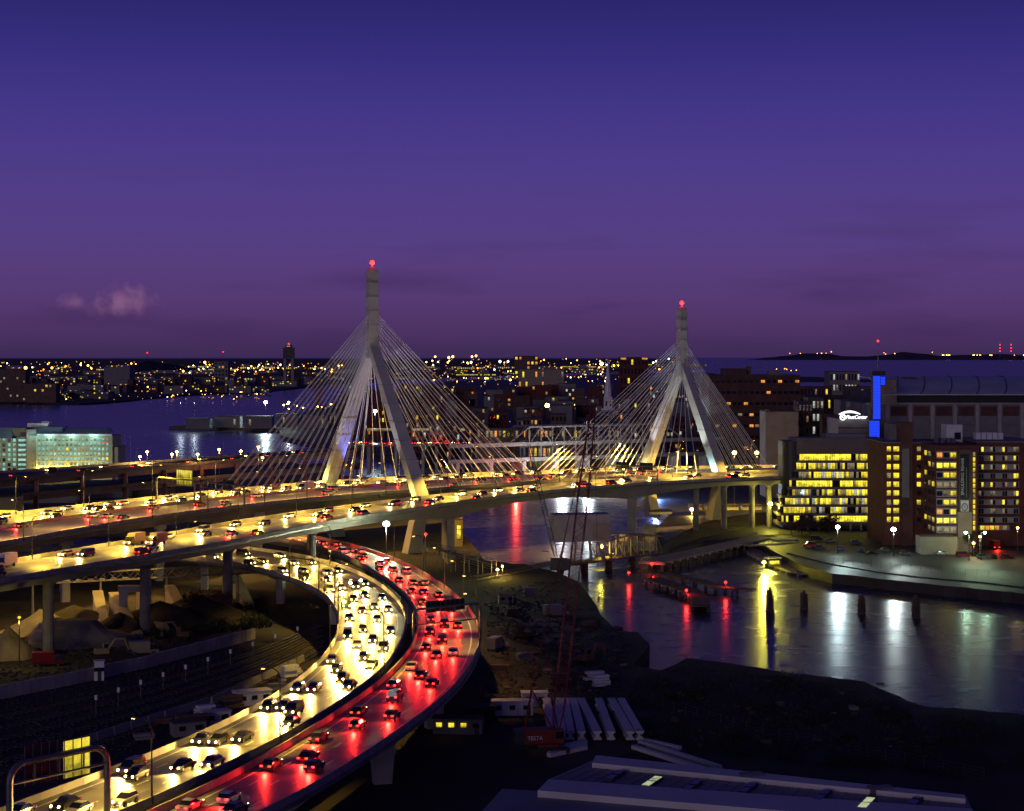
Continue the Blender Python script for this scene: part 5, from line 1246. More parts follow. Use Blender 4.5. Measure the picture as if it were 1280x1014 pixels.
plank_walk('fender_pier', [(820,716),(850,722),(880,728),(906,735),(942,738)], 4, 2.2, 'long dark timber fender pier in the basin', 'pier', 'wood')
plank_walk('fender_pier', [(816,724),(842,732),(862,738),(874,746),(877,758)], 5, 2.2, 'short curved dark timber fender below the truss bridge', 'pier', 'wood')
e = empty('dock_kiosk', at(966, 708, .9), .3, 'small lit kiosk on the floating dock', 'kiosk')
q = MB(); q.box((0,0,2.9), (5,3.4,.3)); q.build('roof', M['roof_light'], e)
for sx in (-2.2, 2.2):
    for sy in (-1.4, 1.4): q = MB(); q.cyl((sx,sy,0), (sx,sy,2.8), .1, k=5); q.build('post', M['steel'], e)
put('lit_panel', WM['w_bright'], e, (0,-1.3,1.4), (0,0,0), (3.8,1,1.2))
for i, px in enumerate((962, 1005, 1077, 1145)):
    yb = 763 if i in (0,) else (762 if i == 1 else 768 if i == 2 else 772); d = F*HC/(yb-HY); e = empty('mooring_dolphin', ((px-CX)/F*d, d, 0), 0, 'timber mooring dolphin, %s from the left in the basin' % ordinal(i+1), 'piling', 'mooring dolphins in the basin')
    for k2 in range(7):
        an = 2*math.pi*k2/6; r = .75 if k2 < 6 else 0; q = MB(); hgt = (6.0, 4.9, 5.3, 5.6)[i]-rc.uniform(0, .6)+(.8 if k2 == 6 else 0)
        q.cyl((r*1.25*math.cos(an), r*1.25*math.sin(an), -3), (r*.75*math.cos(an), r*.75*math.sin(an), hgt), .42, .36, 7); q.build('pile', M['wood'], e)
    q = MB(); 
    for hh_ in (2.6, 4.0): q.cyl((0,0,hh_), (0,0,hh_+.18), 1.32, k=10)
    q.build('cable_band', M['rust'], e)
# quay wall and kerb on the right bank
W = [at(x, y, 3.2) for x, y in ((985,692),(1040,706),(1100,716),(1150,722),(1220,728),(1290,736))]; e = empty('quay_wall', (W[0].x, W[0].y, 0), 0, 'granite quay wall along the right side of the basin', 'wall'); o = e.location
W = resample(W, 60)
for i in range(59):
    a, b2 = W[i]-o, W[i+1]-o; t = (b2-a).normalized()*.04; n2 = Vector((t.y, -t.x, 0)).normalized()*.5
    for z0, z1 in ((-.5, 1.2), (1.24, 2.6), (2.64, 3.5)):
        q = MB(); f_ = n2*rc.uniform(.9, 1.1); v = lambda p, z: Vector((p.x, p.y, z))
        q.loft([[v(a+t-f_, z0), v(a+t+f_, z0), v(a+t+f_, z1), v(a+t-f_, z1)], [v(b2-t-f_, z0), v(b2-t+f_, z0), v(b2-t+f_, z1), v(b2-t-f_, z1)]]); q.build('stone_block', M['dark_stone'], e)
# railway tracks
def track(pts, z, label, group):
    W = smooth(resample(catmull([at(x, y, z) for x, y in pts], 8), 40), 8); e = empty('railway_track', (W[0].x, W[0].y, z), 0, label, 'track', group); o = e.location
    for s in (-.75, .75):
        q = MB(); L2 = []
        for i, p in enumerate(W):
            t = (W[min(i+1, 39)]-W[max(i-1, 0)]).normalized(); L2.append(p-o+Vector((t.y, -t.x, 0))*s+Vector((0,0,.2)))
        q.tube(L2, .09, 4); q.build('rail', M['steel'], e)
    q = MB(); tot = sum((W[i+1]-W[i]).length for i in range(39)); W2 = resample(W, int(tot/1.6))
    for i in range(1, len(W2)):
        t = (W2[i]-W2[i-1]).normalized(); p = W2[i]-o; q.box((p.x, p.y, .06), (2.6, .28, .14), math.atan2(t.y, t.x)+math.pi/2)
    s_ = q.build('sleepers', M['wood'], e); s_['kind'] = 'stuff'
for i in range(7):
    f = i/6
    track([(820+6*f, 696-8*f), (850+10*f, 680-16*f), (895+12*f, 667-19*f), (945+8*f, 657-15*f), (985, 650-9*f)], 3.3, 'railway track curving over the right bank, %s from the water' % ordinal(i+1), 'railway tracks on the right bank')
for i in range(6):
    track([(-40, 905+15*i), (90, 878+12.5*i), (220, 846+10*i), (330, 812+8*i), (400, 782+6.5*i)], 3.06, 'railway track in the dark yard inside the curve, %s from the wall' % ordinal(i+1), 'railway tracks inside the curve')
for i in range(2): track([(590, 722+5*i), (640, 713+4*i), (690, 703+3*i), (705, 700+3*i)], 3.3, 'railway track leading to the bascule bridge, %s' % ('far one','near one')[i], 'railway tracks at the bascule bridge')
# bascule railway truss bridge with counterweight
bs = empty('bascule_bridge', at(730, 712, 3), 0, 'rusty railway bascule truss bridge with big concrete counterweight', 'bridge'); bo_ = bs.location
a, b2 = at(700, 706, 4), at(818, 690, 4); dv = (b2-a).normalized(); nv = Vector((-dv.y, dv.x, 0)); Lb = (b2-a).length
for s in (-3.2, 3.2):
    for i in range(9):
        x0, x1 = Lb*(.38+.07*i), Lb*(.38+.07*(i+1)); zt0 = 11.5-abs(i-4)*.35; zt1 = 11.5-abs(i+1-4)*.35; base = a-bo_+nv*s
        for nm, pa, pb in (('bottom_chord', base+dv*x0, base+dv*x1), ('top_chord', base+dv*x0+Vector((0,0,zt0-4)), base+dv*x1+Vector((0,0,zt1-4))), ('post', base+dv*x0, base+dv*x0+Vector((0,0,zt0-4))), ('diagonal', base+dv*(x0 if i % 2 else x1), base+dv*(x1 if i % 2 else x0)+Vector((0,0,zt0-4)))):
            q = MB(); q.cyl(pa, pb, .3 if 'chord' in nm else .2, k=4); q.build(nm, M['truss'], bs)
q = MB(); c = a-bo_+dv*Lb*.5; q.box((c.x, c.y, c.z-.1), (Lb, 6, .6), math.atan2(dv.y, dv.x)); q.build('track_deck', M['rust'], bs)
c = at(725, 700, 4)-bo_; q = MB(); q.box((c.x, c.y, 12), (19, 8, 9), .15); q.build('counterweight', M['concrete'], bs)
q = MB(); q.box((c.x+7, c.y-4.3, 11), (6, .5, 5), .15); q.build('counterweight_step', M['tan'], bs)
for s in (-7, -2, 4, 8):
    q = MB(); q.cyl((c.x+s, c.y-2.5, 0), (c.x+s*.7, c.y-2.5, 9), .45, k=5); q.build('support_leg', M['truss'], bs)
for i in range(5):
    p = a.lerp(b2, i/4)-bo_; q = MB(); q.cyl((p.x, p.y, -4), (p.x, p.y, 1), 1.2, k=8); q.build('pier', M['wood'], bs)
# ================================================================== yards: cranes, heaps, beams, warehouse
cr_p = at(683, 940, 3.02)
cr = empty('crawler_crane', cr_p, .15, 'tall red lattice-boom crawler crane in the yard beside the ramp', 'crane')
for s in (-2.2, 2.2):
    q = MB(); q.loft([[(-3.6,s-.5,.4),(-3.6,s+.5,.4),(-3.6,s+.5,1.0),(-3.6,s-.5,1.0)], [(-3,s-.5,0),(-3,s+.5,0),(-3,s+.5,1.3),(-3,s-.5,1.3)], [(3,s-.5,0),(3,s+.5,0),(3,s+.5,1.3),(3,s-.5,1.3)], [(3.6,s-.5,.4),(3.6,s+.5,.4),(3.6,s+.5,1.0),(3.6,s-.5,1.0)]]); q.build('crawler_track', M['tyre'], cr)
q = MB(); q.box((0,0,1.5), (3.6,4.6,.5)); q.box((-1.2,.2,2.9), (6.2,3.0,2.4)); q.build('house', M['red_paint'], cr)
q = MB(); q.box((-4.9,.2,2.9), (1.6,3.4,2.2)); q.build('counterweight', M['dark_steel'], cr)
q = MB(); q.box((1.9,-1.2,3.0), (1.7,1.4,2.4)); q.build('cab', M['red_paint'], cr); put('cab_window', WM['glass'], cr, (2.0,-1.92,3.3), (0,0,0), (1.3,1,1.2))
lettering('TESTA', .95, M['white'], cr, (-2.2,-1.34,2.7), (R(90),0,0), .03)
tip = atd(742, 505, 345)-cr_p; tip.rotate(Matrix.Rotation(-.15, 3, 'Z'))
lattice(Vector((1.6,0,2.2)), tip, 1.9, .8, 34, .085).build('boom', M['red_paint'], cr)
q = MB()
for s in (-.5,.5): q.cyl((-3.8,s,4), (-2.6,s,11), .1, k=4); q.cyl((-2.6,s,11), (tip.x, tip.y+s*.4, tip.z), .05, k=3); q.cyl((-2.6,s,11),(1.2,s,3.8), .1, k=4)
q.build('gantry_mast', M['red_paint'], cr)
q = MB(); q.cyl(tip, (tip.x+1.0, tip.y, 22), .05, k=3); q.box((tip.x+1.0, tip.y, 21.4), (.6,.4,1.2)); q.build('hoist_rope', M['dark_steel'], cr)
c2p = at(700, 712, 3.2); c2 = empty('dark_crane', c2p, 0, 'dark lattice crane leaning left in front of the bridge cables', 'crane')
q = MB(); q.box((0,0,2), (6,4,3)); q.box((0,0,.4), (6.5,4.6,.8)); q.build('house', M['dark_steel'], c2)
t2 = atd(661, 556, 600)-c2p; lattice(Vector((-1,0,3)), t2, 1.3, .7, 18, .075).build('boom', M['dark_steel'], c2)
# gravel and sand heaps
def heap(px, py, rx, ry, h, material, label, seed, z=3.0, flat=0.0):
    c = at(px, py, z); e = MB(); n, k2 = 12, 28
    for i in range(n+1):
        t = i/n
        for j in range(k2):
            an = 2*math.pi*j/k2; w = 1+.28*mnoise.noise((math.cos(an)*1.4+seed, math.sin(an)*1.4, t*2)); r = (1-t)*w if flat == 0 else (flat+(1-flat)*(1-t))*w
            hh_ = h*t+.35*h*(mnoise.noise((math.cos(an)*(1-t)*2+seed*3, math.sin(an)*(1-t)*2, 5)))*(t*(1-t)*2)
            e.v.append((rx*r*math.cos(an), ry*r*math.sin(an), hh_))
    for i in range(n):
        for j in range(k2): e.f.append((i*k2+j, i*k2+(j+1) % k2, (i+1)*k2+(j+1) % k2, (i+1)*k2+j)); e.m.append(0)
    e.f.append(tuple(n*k2+j for j in range(k2))); e.m.append(0)
    o = e.build('gravel_heap', M[material], None, c); tag(o, label, 'heap', 'heaps in the left yard' if px < 320 else None); return o
heap(97, 803, 14, 10, 5.4, 'gravel', 'broad grey gravel heap in the left yard', 1, flat=.3)
heap(50, 789, 9, 11, 5.6, 'gravel', 'brownish gravel ridge behind the broad heap', 2)
heap(92, 780, 12, 8, 5.0, 'mud', 'earth heap at the back of the left yard', 3)
heap(10, 822, 6, 6, 7.5, 'sand', 'yellow lit sand heap at the left edge', 4)
heap(150, 790, 10, 12, 5, 'mud', 'dark earth slope between the concrete ramp walls', 5)
heap(200, 780, 16, 12, 6, 'ground', 'dark overgrown mound under the girder bridge', 6)
heap(250, 772, 16, 12, 6, 'ground', 'dark bushy mound right of the ramp walls', 7)
for i, (a_, b_) in enumerate((((142, 770), (172, 797)), ((176, 766), (206, 792)), ((212, 760), (240, 783)), ((292, 742), (312, 760)), ((122, 768), (130, 784)))):
    p0, p1 = at(*a_, 3.0), at(*b_, 3.0); e = empty('ramp_wall', p0, 0, 'sloping concrete wing wall, %s from the left in the yard' % ordinal(i+1), 'wall', 'concrete wing walls in the left yard')
    t = (p1-p0); nn = Vector((t.y, -t.x, 0)).normalized()*1.2; q = MB(); v = lambda p, z: Vector((p.x, p.y, z))
    o0, o1 = Vector((0,0,0)), t; q.loft([[v(o0-nn,-.2), v(o0+nn,-.2), v(o0+nn,6.0), v(o0-nn,6.0)], [v(o1-nn,-.2), v(o1+nn,-.2), v(o1+nn,.5), v(o1-nn,.5)]]); q.build('wall', M['concrete'], e)
    q = MB(); q.loft([[v(o0-nn*1.15,6.003), v(o0+nn*1.15,6.003), v(o0+nn*1.15,6.4), v(o0-nn*1.15,6.4)], [v(o1-nn*1.15,.503), v(o1+nn*1.15,.503), v(o1+nn*1.15,.9), v(o1-nn*1.15,.9)]]); q.build('coping', M['tan'], e)
e = empty('concrete_pier', at(167, 778, 3), .2, 'double concrete pier between the wing walls in the yard', 'pier')
for s in (-2.6, 2.6): q = MB(); q.box((s,0,4), (2.2,2,8)); q.build('column', M['concrete'], e)
q = MB(); q.box((0,0,8.8), (8,2.6,1.6)); q.build('cap_beam', M['concrete'], e)
# long concrete retaining wall, panel by panel
W = resample([at(x, y, 3.0) for x, y in ((-40,884),(0,874),(90,856),(180,836),(318,799))], 46); e = empty('retaining_wall', (W[0].x, W[0].y, 3), 0, 'long low reddish concrete wall along the railway yard', 'wall'); o = e.location
for i in range(45):
    a, b2 = W[i]-o, W[i+1]-o; t = (b2-a).normalized(); n2 = Vector((t.y, -t.x, 0))*.3; t = t*.06; up = Vector((0,0,2.7+rc.uniform(-.08,.08)))
    q = MB(); q.loft([[a+t+n2, a+t-n2, a+t-n2+up, a+t+n2+up], [b2-t+n2, b2-t-n2, b2-t-n2+up, b2-t+n2+up]]); q.build('wall_panel', M['concrete'], e)
# row of loose barrier blocks
W = resample([at(x, y, 3.05) for x, y in ((108,930),(160,913),(215,896),(270,878),(330,850),(385,824))], 19)
bm = MB(); bm.loft([[(-2.4,-.35,0),(-2.4,.35,0),(-2.4,.15,1.1),(-2.4,-.15,1.1)], [(2.4,-.35,0),(2.4,.35,0),(2.4,.15,1.1),(2.4,-.15,1.1)]]); bme = bm.mesh('barrier_block', M['concrete'])
for i in range(18):
    p, t = W[i], W[i+1]-W[i]; o = put('barrier_block', bme, None, p, (0,0,math.atan2(t.y, t.x)+rc.uniform(-.05,.05)), (1,1,1.4)); tag(o, 'loose concrete barrier block inside the curve, %s from the left' % ordinal(i+1), 'barrier', 'loose barrier blocks')
# site huts, containers, pipe stacks
def hut(px, py, sx, sy, sz, rz, mk, label, lit=0, z=3.02, name='site_hut'):
    e = empty(name, at(px, py, z), rz, label, 'hut'); q = MB(); q.box((0,0,sz/2), (sx,sy,sz)); q.build('wall', M[mk], e)
    q = MB(); q.box((0,0,sz+.1), (sx+.4,sy+.4,.2)); q.build('roof', M['roof_light' if mk == 'white' else 'roof'], e)
    n = max(2, int(sx/2.2))
    for i in range(n): put('window', WM['w_yellow' if i < lit else 'glass'], e, (-sx/2+sx*(i+.5)/n, -sy/2-.02, sz*.6), (0,0,0), (1.1,1,.8))
    q = MB(); q.box((sx/2-.9,-sy/2-.03,1), (.8,.06,1.95)); q.build('door', M['dark_steel'], e)
    return e
hut(573, 916, 9, 3, 2.8, -.1, 'grey_wall', 'site hut with three lit windows beside the ramp pier', 3)
hut(598, 900, 6, 3, 2.6, .2, 'brick', 'red site hut behind the lit hut', 0)
hut(315, 880, 7, 3, 2.6, .5, 'white', 'pale site hut inside the curve near the barrier', 0); hut(235, 918, 6, 3, 2.4, .45, 'grey_wall', 'grey container inside the curve', 0); hut(270, 905, 5, 2.6, 2.4, .45, 'white', 'white container inside the curve', 0)
hut(124, 850, 2, 2, 4, .2, 'white', 'small white signal hut by the long wall', 0)
hut(640, 893, 8, 2.6, 2.6, .05, 'white', 'pale container left of the crane boom', 0); hut(668, 882, 5, 2.6, 2.6, .05, 'white', 'short pale container behind the crane', 0)
hut(632, 754, 4, 2.5, 2.4, .2, 'tan', 'small tan hut at the back of the yard', 0); hut(350, 640, 1, 1, 1, 0, 'grey_wall', 'tiny hut', 0) if False else None
e = empty('tank', at(240, 912, 3), .45, 'rusty cylindrical tank lying inside the curve', 'tank'); q = MB(); q.cyl((-3,0,1.5), (3,0,1.5), 1.4, k=14); q.build('shell', M['rust'], e, smooth=False)
for s in (-1.8, 1.8): q = MB(); q.box((s,0,.35), (.4,2,.7)); q.build('saddle', M['concrete'], e)
# rubble: single slabs lying about
rr_ = random.Random(17); kk = 0
def slab(px, py, s, mk, label, group):
    q = MB(); n = 6; pts = [(math.cos(2*math.pi*i/n)*s*rr_.uniform(.6, 1), math.sin(2*math.pi*i/n)*s*rr_.uniform(.4, .8)) for i in range(n)]
    q.prism(pts, 0, s*rr_.uniform(.25, .5)); o = q.build('rubble_slab', M[mk], None, at(px, py, 3.03)); o.rotation_euler = (rr_.uniform(-.15,.15), rr_.uniform(-.15,.15), rr_.uniform(0,3)); tag(o, label, 'rubble', group)
for i, (px, py) in enumerate(sorted((rr_.gauss(678, 16), rr_.gauss(784, 4)) for _ in range(40))): slab(px, py, rr_.uniform(.7, 1.9), 'gravel', 'broken pale slab in the rubble patch, %s from the left' % ordinal(i+1), 'rubble patch behind the crane boom')
for i, (px, py) in enumerate(sorted((rr_.uniform(610, 780), rr_.uniform(800, 880)) for _ in range(36))): slab(px, py, rr_.uniform(.6, 1.8), rr_.choice(['gravel','rust','wood']), 'scattered scrap piece in the crane yard, %s from the left' % ordinal(i+1), 'scrap in the crane yard')
for i, (px, py) in enumerate(sorted((rr_.uniform(230, 420), 0) for _ in range(26))):
    py = 935-(px-160)*.38+rr_.uniform(-6, 6); slab(px, py-8, rr_.uniform(.6, 1.6), rr_.choice(['gravel','white','wood']), 'scrap piece inside the curve, %s from the left' % ordinal(i+1), 'scrap inside the curve')
for i, (px, py) in enumerate(sorted((rr_.uniform(830, 1120), rr_.uniform(850, 935)) for _ in range(30))): slab(px, py, rr_.uniform(.5, 1.6), rr_.choice(['gravel','rust','wood']), 'dim debris piece on the dark point, %s from the left' % ordinal(i+1), 'debris on the dark point')
# low scrub on the dark point
for i in range(14):
    px, py = 705+i*38+rr_.uniform(0, 30), rr_.uniform(850, 930); 
    if py < 823+max(0, px-860)*.16+12: py += 30
    q = MB(); s = rr_.uniform(1, 2.4)
    for k2 in range(60):
        d_ = Vector((rr_.gauss(0,1), rr_.gauss(0,1), abs(rr_.gauss(0,.7)))); c = d_*s*.6; u = Vector((rr_.uniform(-1,1), rr_.uniform(-1,1), rr_.uniform(-1,1))).normalized()*.35; w = u.cross(Vector((.3,.5,.8))).normalized()*.25
        q.quad(c-u-w, c+u-w, c+u+w, c-u+w)
    e = empty('bush', at(px, py, 3.03), 0, 'low dry bush on the dark riverside ground, %s from the left' % ordinal(i+1), 'bush', 'bushes on the dark point'); q.build('foliage', M['leaf2'], e)
    q = MB(); q.cyl((0,0,-.2), (0,0,s*.5), .08, k=4); q.build('stem', M['bark'], e)
# precast beams in a row
for i, (x0, x1) in enumerate(((681, 692), (694, 704), (704, 713), (714, 728), (724, 747), (746, 764), (762, 788), (774, 800))):
    if i == 3: x0, x1 = 714, 727
    p0, p1 = at(x0+2, 884, 3.05), at(x1, 927, 3.05); t = p1-p0; nn = Vector((t.y, -t.x, 0)).normalized()
    e = empty('concrete_beam', p0, 0, 'pale precast concrete beam, %s from the left of the row beside the crane' % ordinal(i+1), 'beam', 'precast beams beside the crane')
    q = MB(); w = .75; sec = lambda o: [o-nn*w, o+nn*w, o+nn*w+Vector((0,0,.35)), o+nn*.35+Vector((0,0,.6)), o+nn*.35+Vector((0,0,1.1)), o+nn*w+Vector((0,0,1.3)), o+nn*w+Vector((0,0,1.6)), o-nn*w+Vector((0,0,1.6)), o-nn*w+Vector((0,0,1.3)), o-nn*.35+Vector((0,0,1.1)), o-nn*.35+Vector((0,0,.6)), o-nn*w+Vector((0,0,.35))]
    q.loft([sec(Vector((0,0,0))+Vector((0,0,.25))), sec(t+Vector((0,0,.25)))]); q.build('beam_body', M['roof_light'], e)
    for f in (.12, .88): q = MB(); c = t*f; q.box((c.x, c.y, .12), (2, .4, .25), math.atan2(nn.y, nn.x)); q.build('timber_rest', M['wood'], e)
for i, (a_, b_) in enumerate((((800, 930), (900, 962)), ((792, 936), (880, 964)), ((806, 928), (850, 938)))):
    p0, p1 = at(*a_, 3.05), at(*b_, 3.05); t = p1-p0; e = empty('steel_pile', p0, 0, 'long pale steel section, %s of those above the warehouse roof' % ordinal(i+1), 'beam', 'steel sections above the warehouse'); nn = Vector((t.y, -t.x, 0)).normalized()*.5
    q = MB(); q.loft([[v for v in (-nn, nn, nn+Vector((0,0,.7)), -nn+Vector((0,0,.7)))], [t-nn, t+nn, t+nn+Vector((0,0,.7)), t-nn+Vector((0,0,.7))]]); q.build('section', M['roof_light'], e)
e = empty('slab_stack', at(715, 941, 3.05), .6, 'stack of long pale slabs between the beams and the warehouse', 'slabs')
for i in range(4): q = MB(); q.box((i*.9-1, i*1.2, .4), (9, 1.0, .7), .15); q.build('slab', M['roof_light'], e)
# warehouse roof at the bottom
ZW = 13.0
wh = empty('warehouse', (0,0,0), 0, 'long warehouse with purple-lit flat roof, skylights and pale parapets at the bottom', 'building')
def poly(name, pts, z0, z1, mk):
    P_ = [at(x, y, z1) for x, y in pts]; q = MB(); n = len(P_)
    q.v = [tuple(p) for p in P_]+[(p.x, p.y, z0) for p in P_]; q.f = [tuple(range(n))]+[(i, i+n, (i+1) % n+n, (i+1) % n) for i in range(n)]; q.m = [0]*len(q.f)
    return q.build(name, M[mk], wh)
poly('main_roof', [(740,951),(1208,996),(1215,1012),(684,975)], 3, ZW, 'roof_purple')
poly('rear_parapet', [(745,944),(1206,993.5),(1207,998.5),(740,953.5)], ZW-1, ZW+.7, 'roof_light')
poly('clerestory_roof', [(686,974),(1215,1011),(1225,1034),(672,988)], 3, ZW+.4, 'roof_light')
poly('lower_roof', [(628,986),(680,989),(1230,1036),(1240,1120),(560,1060)], 3, ZW-.5, 'roof_purple')
for i in range(34):         # standing seams
    t = (i+.5)/34; a = at(740+468*t, 951+45*t, ZW); b2 = at(684+531*t, 975+37*t, ZW); q = MB(); q.cyl(a+Vector((0,0,.03)), b2+Vector((0,0,.03)), .06, k=4); q.build('roof_seam', M['roof_purple'], wh)
for i, (px, py, on) in enumerate(((769, 972, 0), (815, 980, 1), (865, 985, 0), (1028, 997, 0), (1083, 1007, 1), (1145, 1003, 0), (935, 988, 0))):
    c = at(px, py, ZW); t = (at(684+531*.5, 975+37*.5, ZW)-at(740+468*.5, 951+45*.5, ZW)).normalized(); rz = math.atan2(t.y, t.x)
    for s in (-1.5, 1.5):
        q = MB(); p = c+t*s; q.box((p.x, p.y, ZW+.2), (2.7, 1.3, .38), rz); q.build('skylight_curb', M['dark_steel'], wh)
        q = MB(); q.box((p.x, p.y, ZW+.43), (2.4, 1.05, .08), rz); q.build('skylight_pane', M['skylight'] if on else M['glass'], wh)
for px, py in ((940, 975), (1100, 992)):
    c = at(px, py, ZW); q = MB(); q.box((c.x, c.y, ZW+.5), (3.2, 1.6, 1.0), .2); q.build('roof_vent', M['steel'], wh)
# red barge and small boats
e = empty('barge', at(748, 796, .2), .5, 'small red work barge at the muddy bank', 'barge'); q = MB(); q.loft([[(-6,-2,0),(-6,2,0),(-6,2,1.8),(-6,-2,1.8)], [(4,-2,0),(4,2,0),(4,2,1.8),(4,-2,1.8)], [(6.5,-1.6,1.0),(6.5,1.6,1.0),(6.5,1.6,2.2),(6.5,-1.6,2.2)]]); q.build('hull', M['red_paint'], e)
q = MB(); q.box((-2.6,0,3), (3,2.4,2.4)); q.build('cabin', M['rust'], e)
# scaffold stairs under the girder bridge
sc_ = empty('scaffold_stair', at(580, 716, 3), -.5, 'dark steel scaffold walkway under the girder bridge', 'scaffold')
for i in range(6):
    for s in (-1.5, 1.5): q = MB(); q.cyl((-14+5*i, s, 0), (-14+5*i, s, 9-.9*i), .14, k=4); q.build('post', M['steel'], sc_)
for s in (-1.5, 1.5):
    for dz_ in (0, 1.2, -1.6): q = MB(); q.cyl((-14,s,8+dz_), (11,s,3.5+dz_), .11, k=4); q.build('rail', M['steel'], sc_)
q = MB(); q.loft([[(-14,-1.5,7.6),(-14,1.5,7.6),(-14,1.5,7.8),(-14,-1.5,7.8)], [(11,-1.5,3.1),(11,1.5,3.1),(11,1.5,3.3),(11,-1.5,3.3)]]); q.build('walkway', M['rust'], sc_)
# overhead pipe rack in the left yard
pk = empty('conveyor_gallery', at(60, 768, 3), .42, 'long lattice conveyor gallery below the girder bridge', 'conveyor')
lattice(Vector((-26,0,9.5)), Vector((58,0,9.5)), 2.4, 2.4, 36, .12, Vector((0,1,0))).build('gallery', M['truss'], pk)
for x in (-22, -4, 14, 32, 52): q = MB(); q.cyl((x,-1.1,0), (x,0,8.5), .25, k=5); q.cyl((x,1.1,0), (x,0,8.5), .25, k=5); q.build('trestle', M['truss'], pk)
for i in range(14): put('lit_slot', WM['w_dim'], pk, (-20+3.1*i, -1.25, 8.9), (0,0,0), (1.5, 1, .35))
# low lit buildings beneath the viaduct on the left
building(-8, 20, 622, 690, 10, M['sand'], 'yellow-green lit shed under the viaduct at the left edge', rows=1, cols=3, lit=1, kinds=('w_bright',), zw0=.6, ww=4.2, wh=3.2)
building(20, 95, 610, 830, 12, M['grey_wall'], 'grey shed with dim windows under the viaduct', rows=1, cols=9, lit=.4, kinds=('w_dim','w_white'), zw0=2)
building(100, 160, 604, 860, 12, M['grey_wall'], 'shed with greenish glazing under the viaduct', rows=1, cols=8, lit=.8, kinds=('w_dim','w_white'), zw0=3, wh=3.5)
building(160, 215, 602, 870, 12, M['brown'], 'brown shed with one greenish window under the viaduct', rows=1, cols=6, lit=.3, kinds=('w_white',), zw0=3)
building(560, 578, 650, 640, 6, M['sand'], 'small yellow lit hut behind the girder bridge pier', rows=1, cols=2, lit=1, kinds=('w_bright',), zw0=.5)
building(812, 840, 640, 770, 8, M['white'], 'white trailer under the right end of the girder bridge', rows=1, cols=4, lit=0)
for i, (px, w_) in enumerate(((862, 16), (882, 14), (905, 18), (928, 24))): building(px, px+w_, 633, 790, 6, M['tan' if i < 2 else 'white'], 'trailer parked under the bridges, %s from the left' % ordinal(i+1), 'trailers under the bridges', rows=1, cols=4, lit=.3, rnd=rr_)
# bare winter trees, brown leaves still on
def tree_mesh(seed):
    r = random.Random(seed); t = MB(); t.tube([(0,0,0), (.1,0,2.4), (.05,.1,4.6), (.2,.2,7)], [.28,.22,.16,.06], 6)
    ends = []
    for i in range(9):
        a = r.uniform(0, 6.3); z0 = r.uniform(2.2, 5.5); L2 = r.uniform(1.6, 3.2); p = Vector((math.cos(a)*L2, math.sin(a)*L2, z0+r.uniform(1, 2.6))); t.cyl((.1,.05,z0), p, .09, .03, 4); ends.append(p)
    c = MB()
    for p in ends+[Vector((.2,.2,7.2)), Vector((0,0,6))]:
        for k2 in range(46):
            o = p+Vector((r.gauss(0,.8), r.gauss(0,.8), r.gauss(0,.7))); u = Vector((r.uniform(-1,1), r.uniform(-1,1), r.uniform(-1,1))).normalized()*.22; w = u.cross(Vector((r.uniform(-1,1), .7, .2))).normalized()*.16
            c.quad(o-u-w, o+u-w, o+u+w, o-u+w)
    return t.mesh('trunk', M['bark']), c.mesh('crown', M['leaf'])
TR = [tree_mesh(s) for s in (1, 2, 3)]
tr_sp = [(540+rr_.uniform(0, 130), rr_.uniform(518, 540), 1) for _ in range(26)]+[(800+rr_.uniform(0, 90), rr_.uniform(545, 560), 0) for _ in range(10)]+[(1010+rr_.uniform(0, 30), 664+rr_.uniform(-3, 3), 0) for _ in range(5)]+[(985+rr_.uniform(0,30), 668, 0) for _ in range(4)]+[(215+rr_.uniform(0, 60), 768+rr_.uniform(-6, 6), 0) for _ in range(5)]+[(1204, 690, 0), (1216, 692, 0), (1150, 690, 0)]
for i, (px, py, s) in enumerate(sorted(tr_sp)):
    e = empty('tree', at(px, py, 3.1), rr_.uniform(0, 6), 'leafless brown tree, %s from the left' % ordinal(i+1), 'tree', 'brown winter trees'); tm, cm = TR[i % 3]; sc = rr_.uniform(.7, 1.1)*(1.5 if s else .8)
    put('trunk', tm, e, (0,0,0), (0,0,0), (sc,sc,sc)); put('crown', cm, e, (0,0,0), (0,0,0), (sc,sc,sc))

# ================================================================== ground litter nobody could count: weeds, loose stones
def scatter(name, n, pixpoly, z, mk, label, seed, size, blade=False):
    r = random.Random(seed); q = MB(); xs = [p[0] for p in pixpoly]; ys = [p[1] for p in pixpoly]; k2 = 0
    def inside(x, y):
        c = False; j = len(pixpoly)-1
        for i in range(len(pixpoly)):
            (xi, yi), (xj, yj) = pixpoly[i], pixpoly[j]
            if (yi > y) != (yj > y) and x < (xj-xi)*(y-yi)/(yj-yi)+xi: c = not c
            j = i
        return c
    while k2 < n:
        x, y = r.uniform(min(xs), max(xs)), r.uniform(min(ys), max(ys))
        if not inside(x, y): continue
        if mnoise.noise((x*.03, y*.08, seed)) < r.uniform(-.5, .35): k2 += .2; continue
        k2 += 1; p = at(x, y, z); s = size*r.uniform(.4, 1.3)
        if blade:
            for _ in range(3):
                a = r.uniform(0, 6.3); u = Vector((math.cos(a), math.sin(a), 0))*s*.18; t = Vector((r.uniform(-.4,.4)*s, r.uniform(-.4,.4)*s, s)); q.v += [tuple(p-u), tuple(p+u), tuple(p+t)]; m_ = len(q.v); q.f.append((m_-3, m_-2, m_-1)); q.m.append(0)
        else:
            q.box((p.x, p.y, p.z+s*.15), (s*r.uniform(.6,1.4), s*r.uniform(.6,1.4), s*r.uniform(.3,.8)), r.uniform(0,3), taper=.6)
    o = q.build(name, M[mk]); o['kind'] = 'stuff'; o['label'] = label; return o
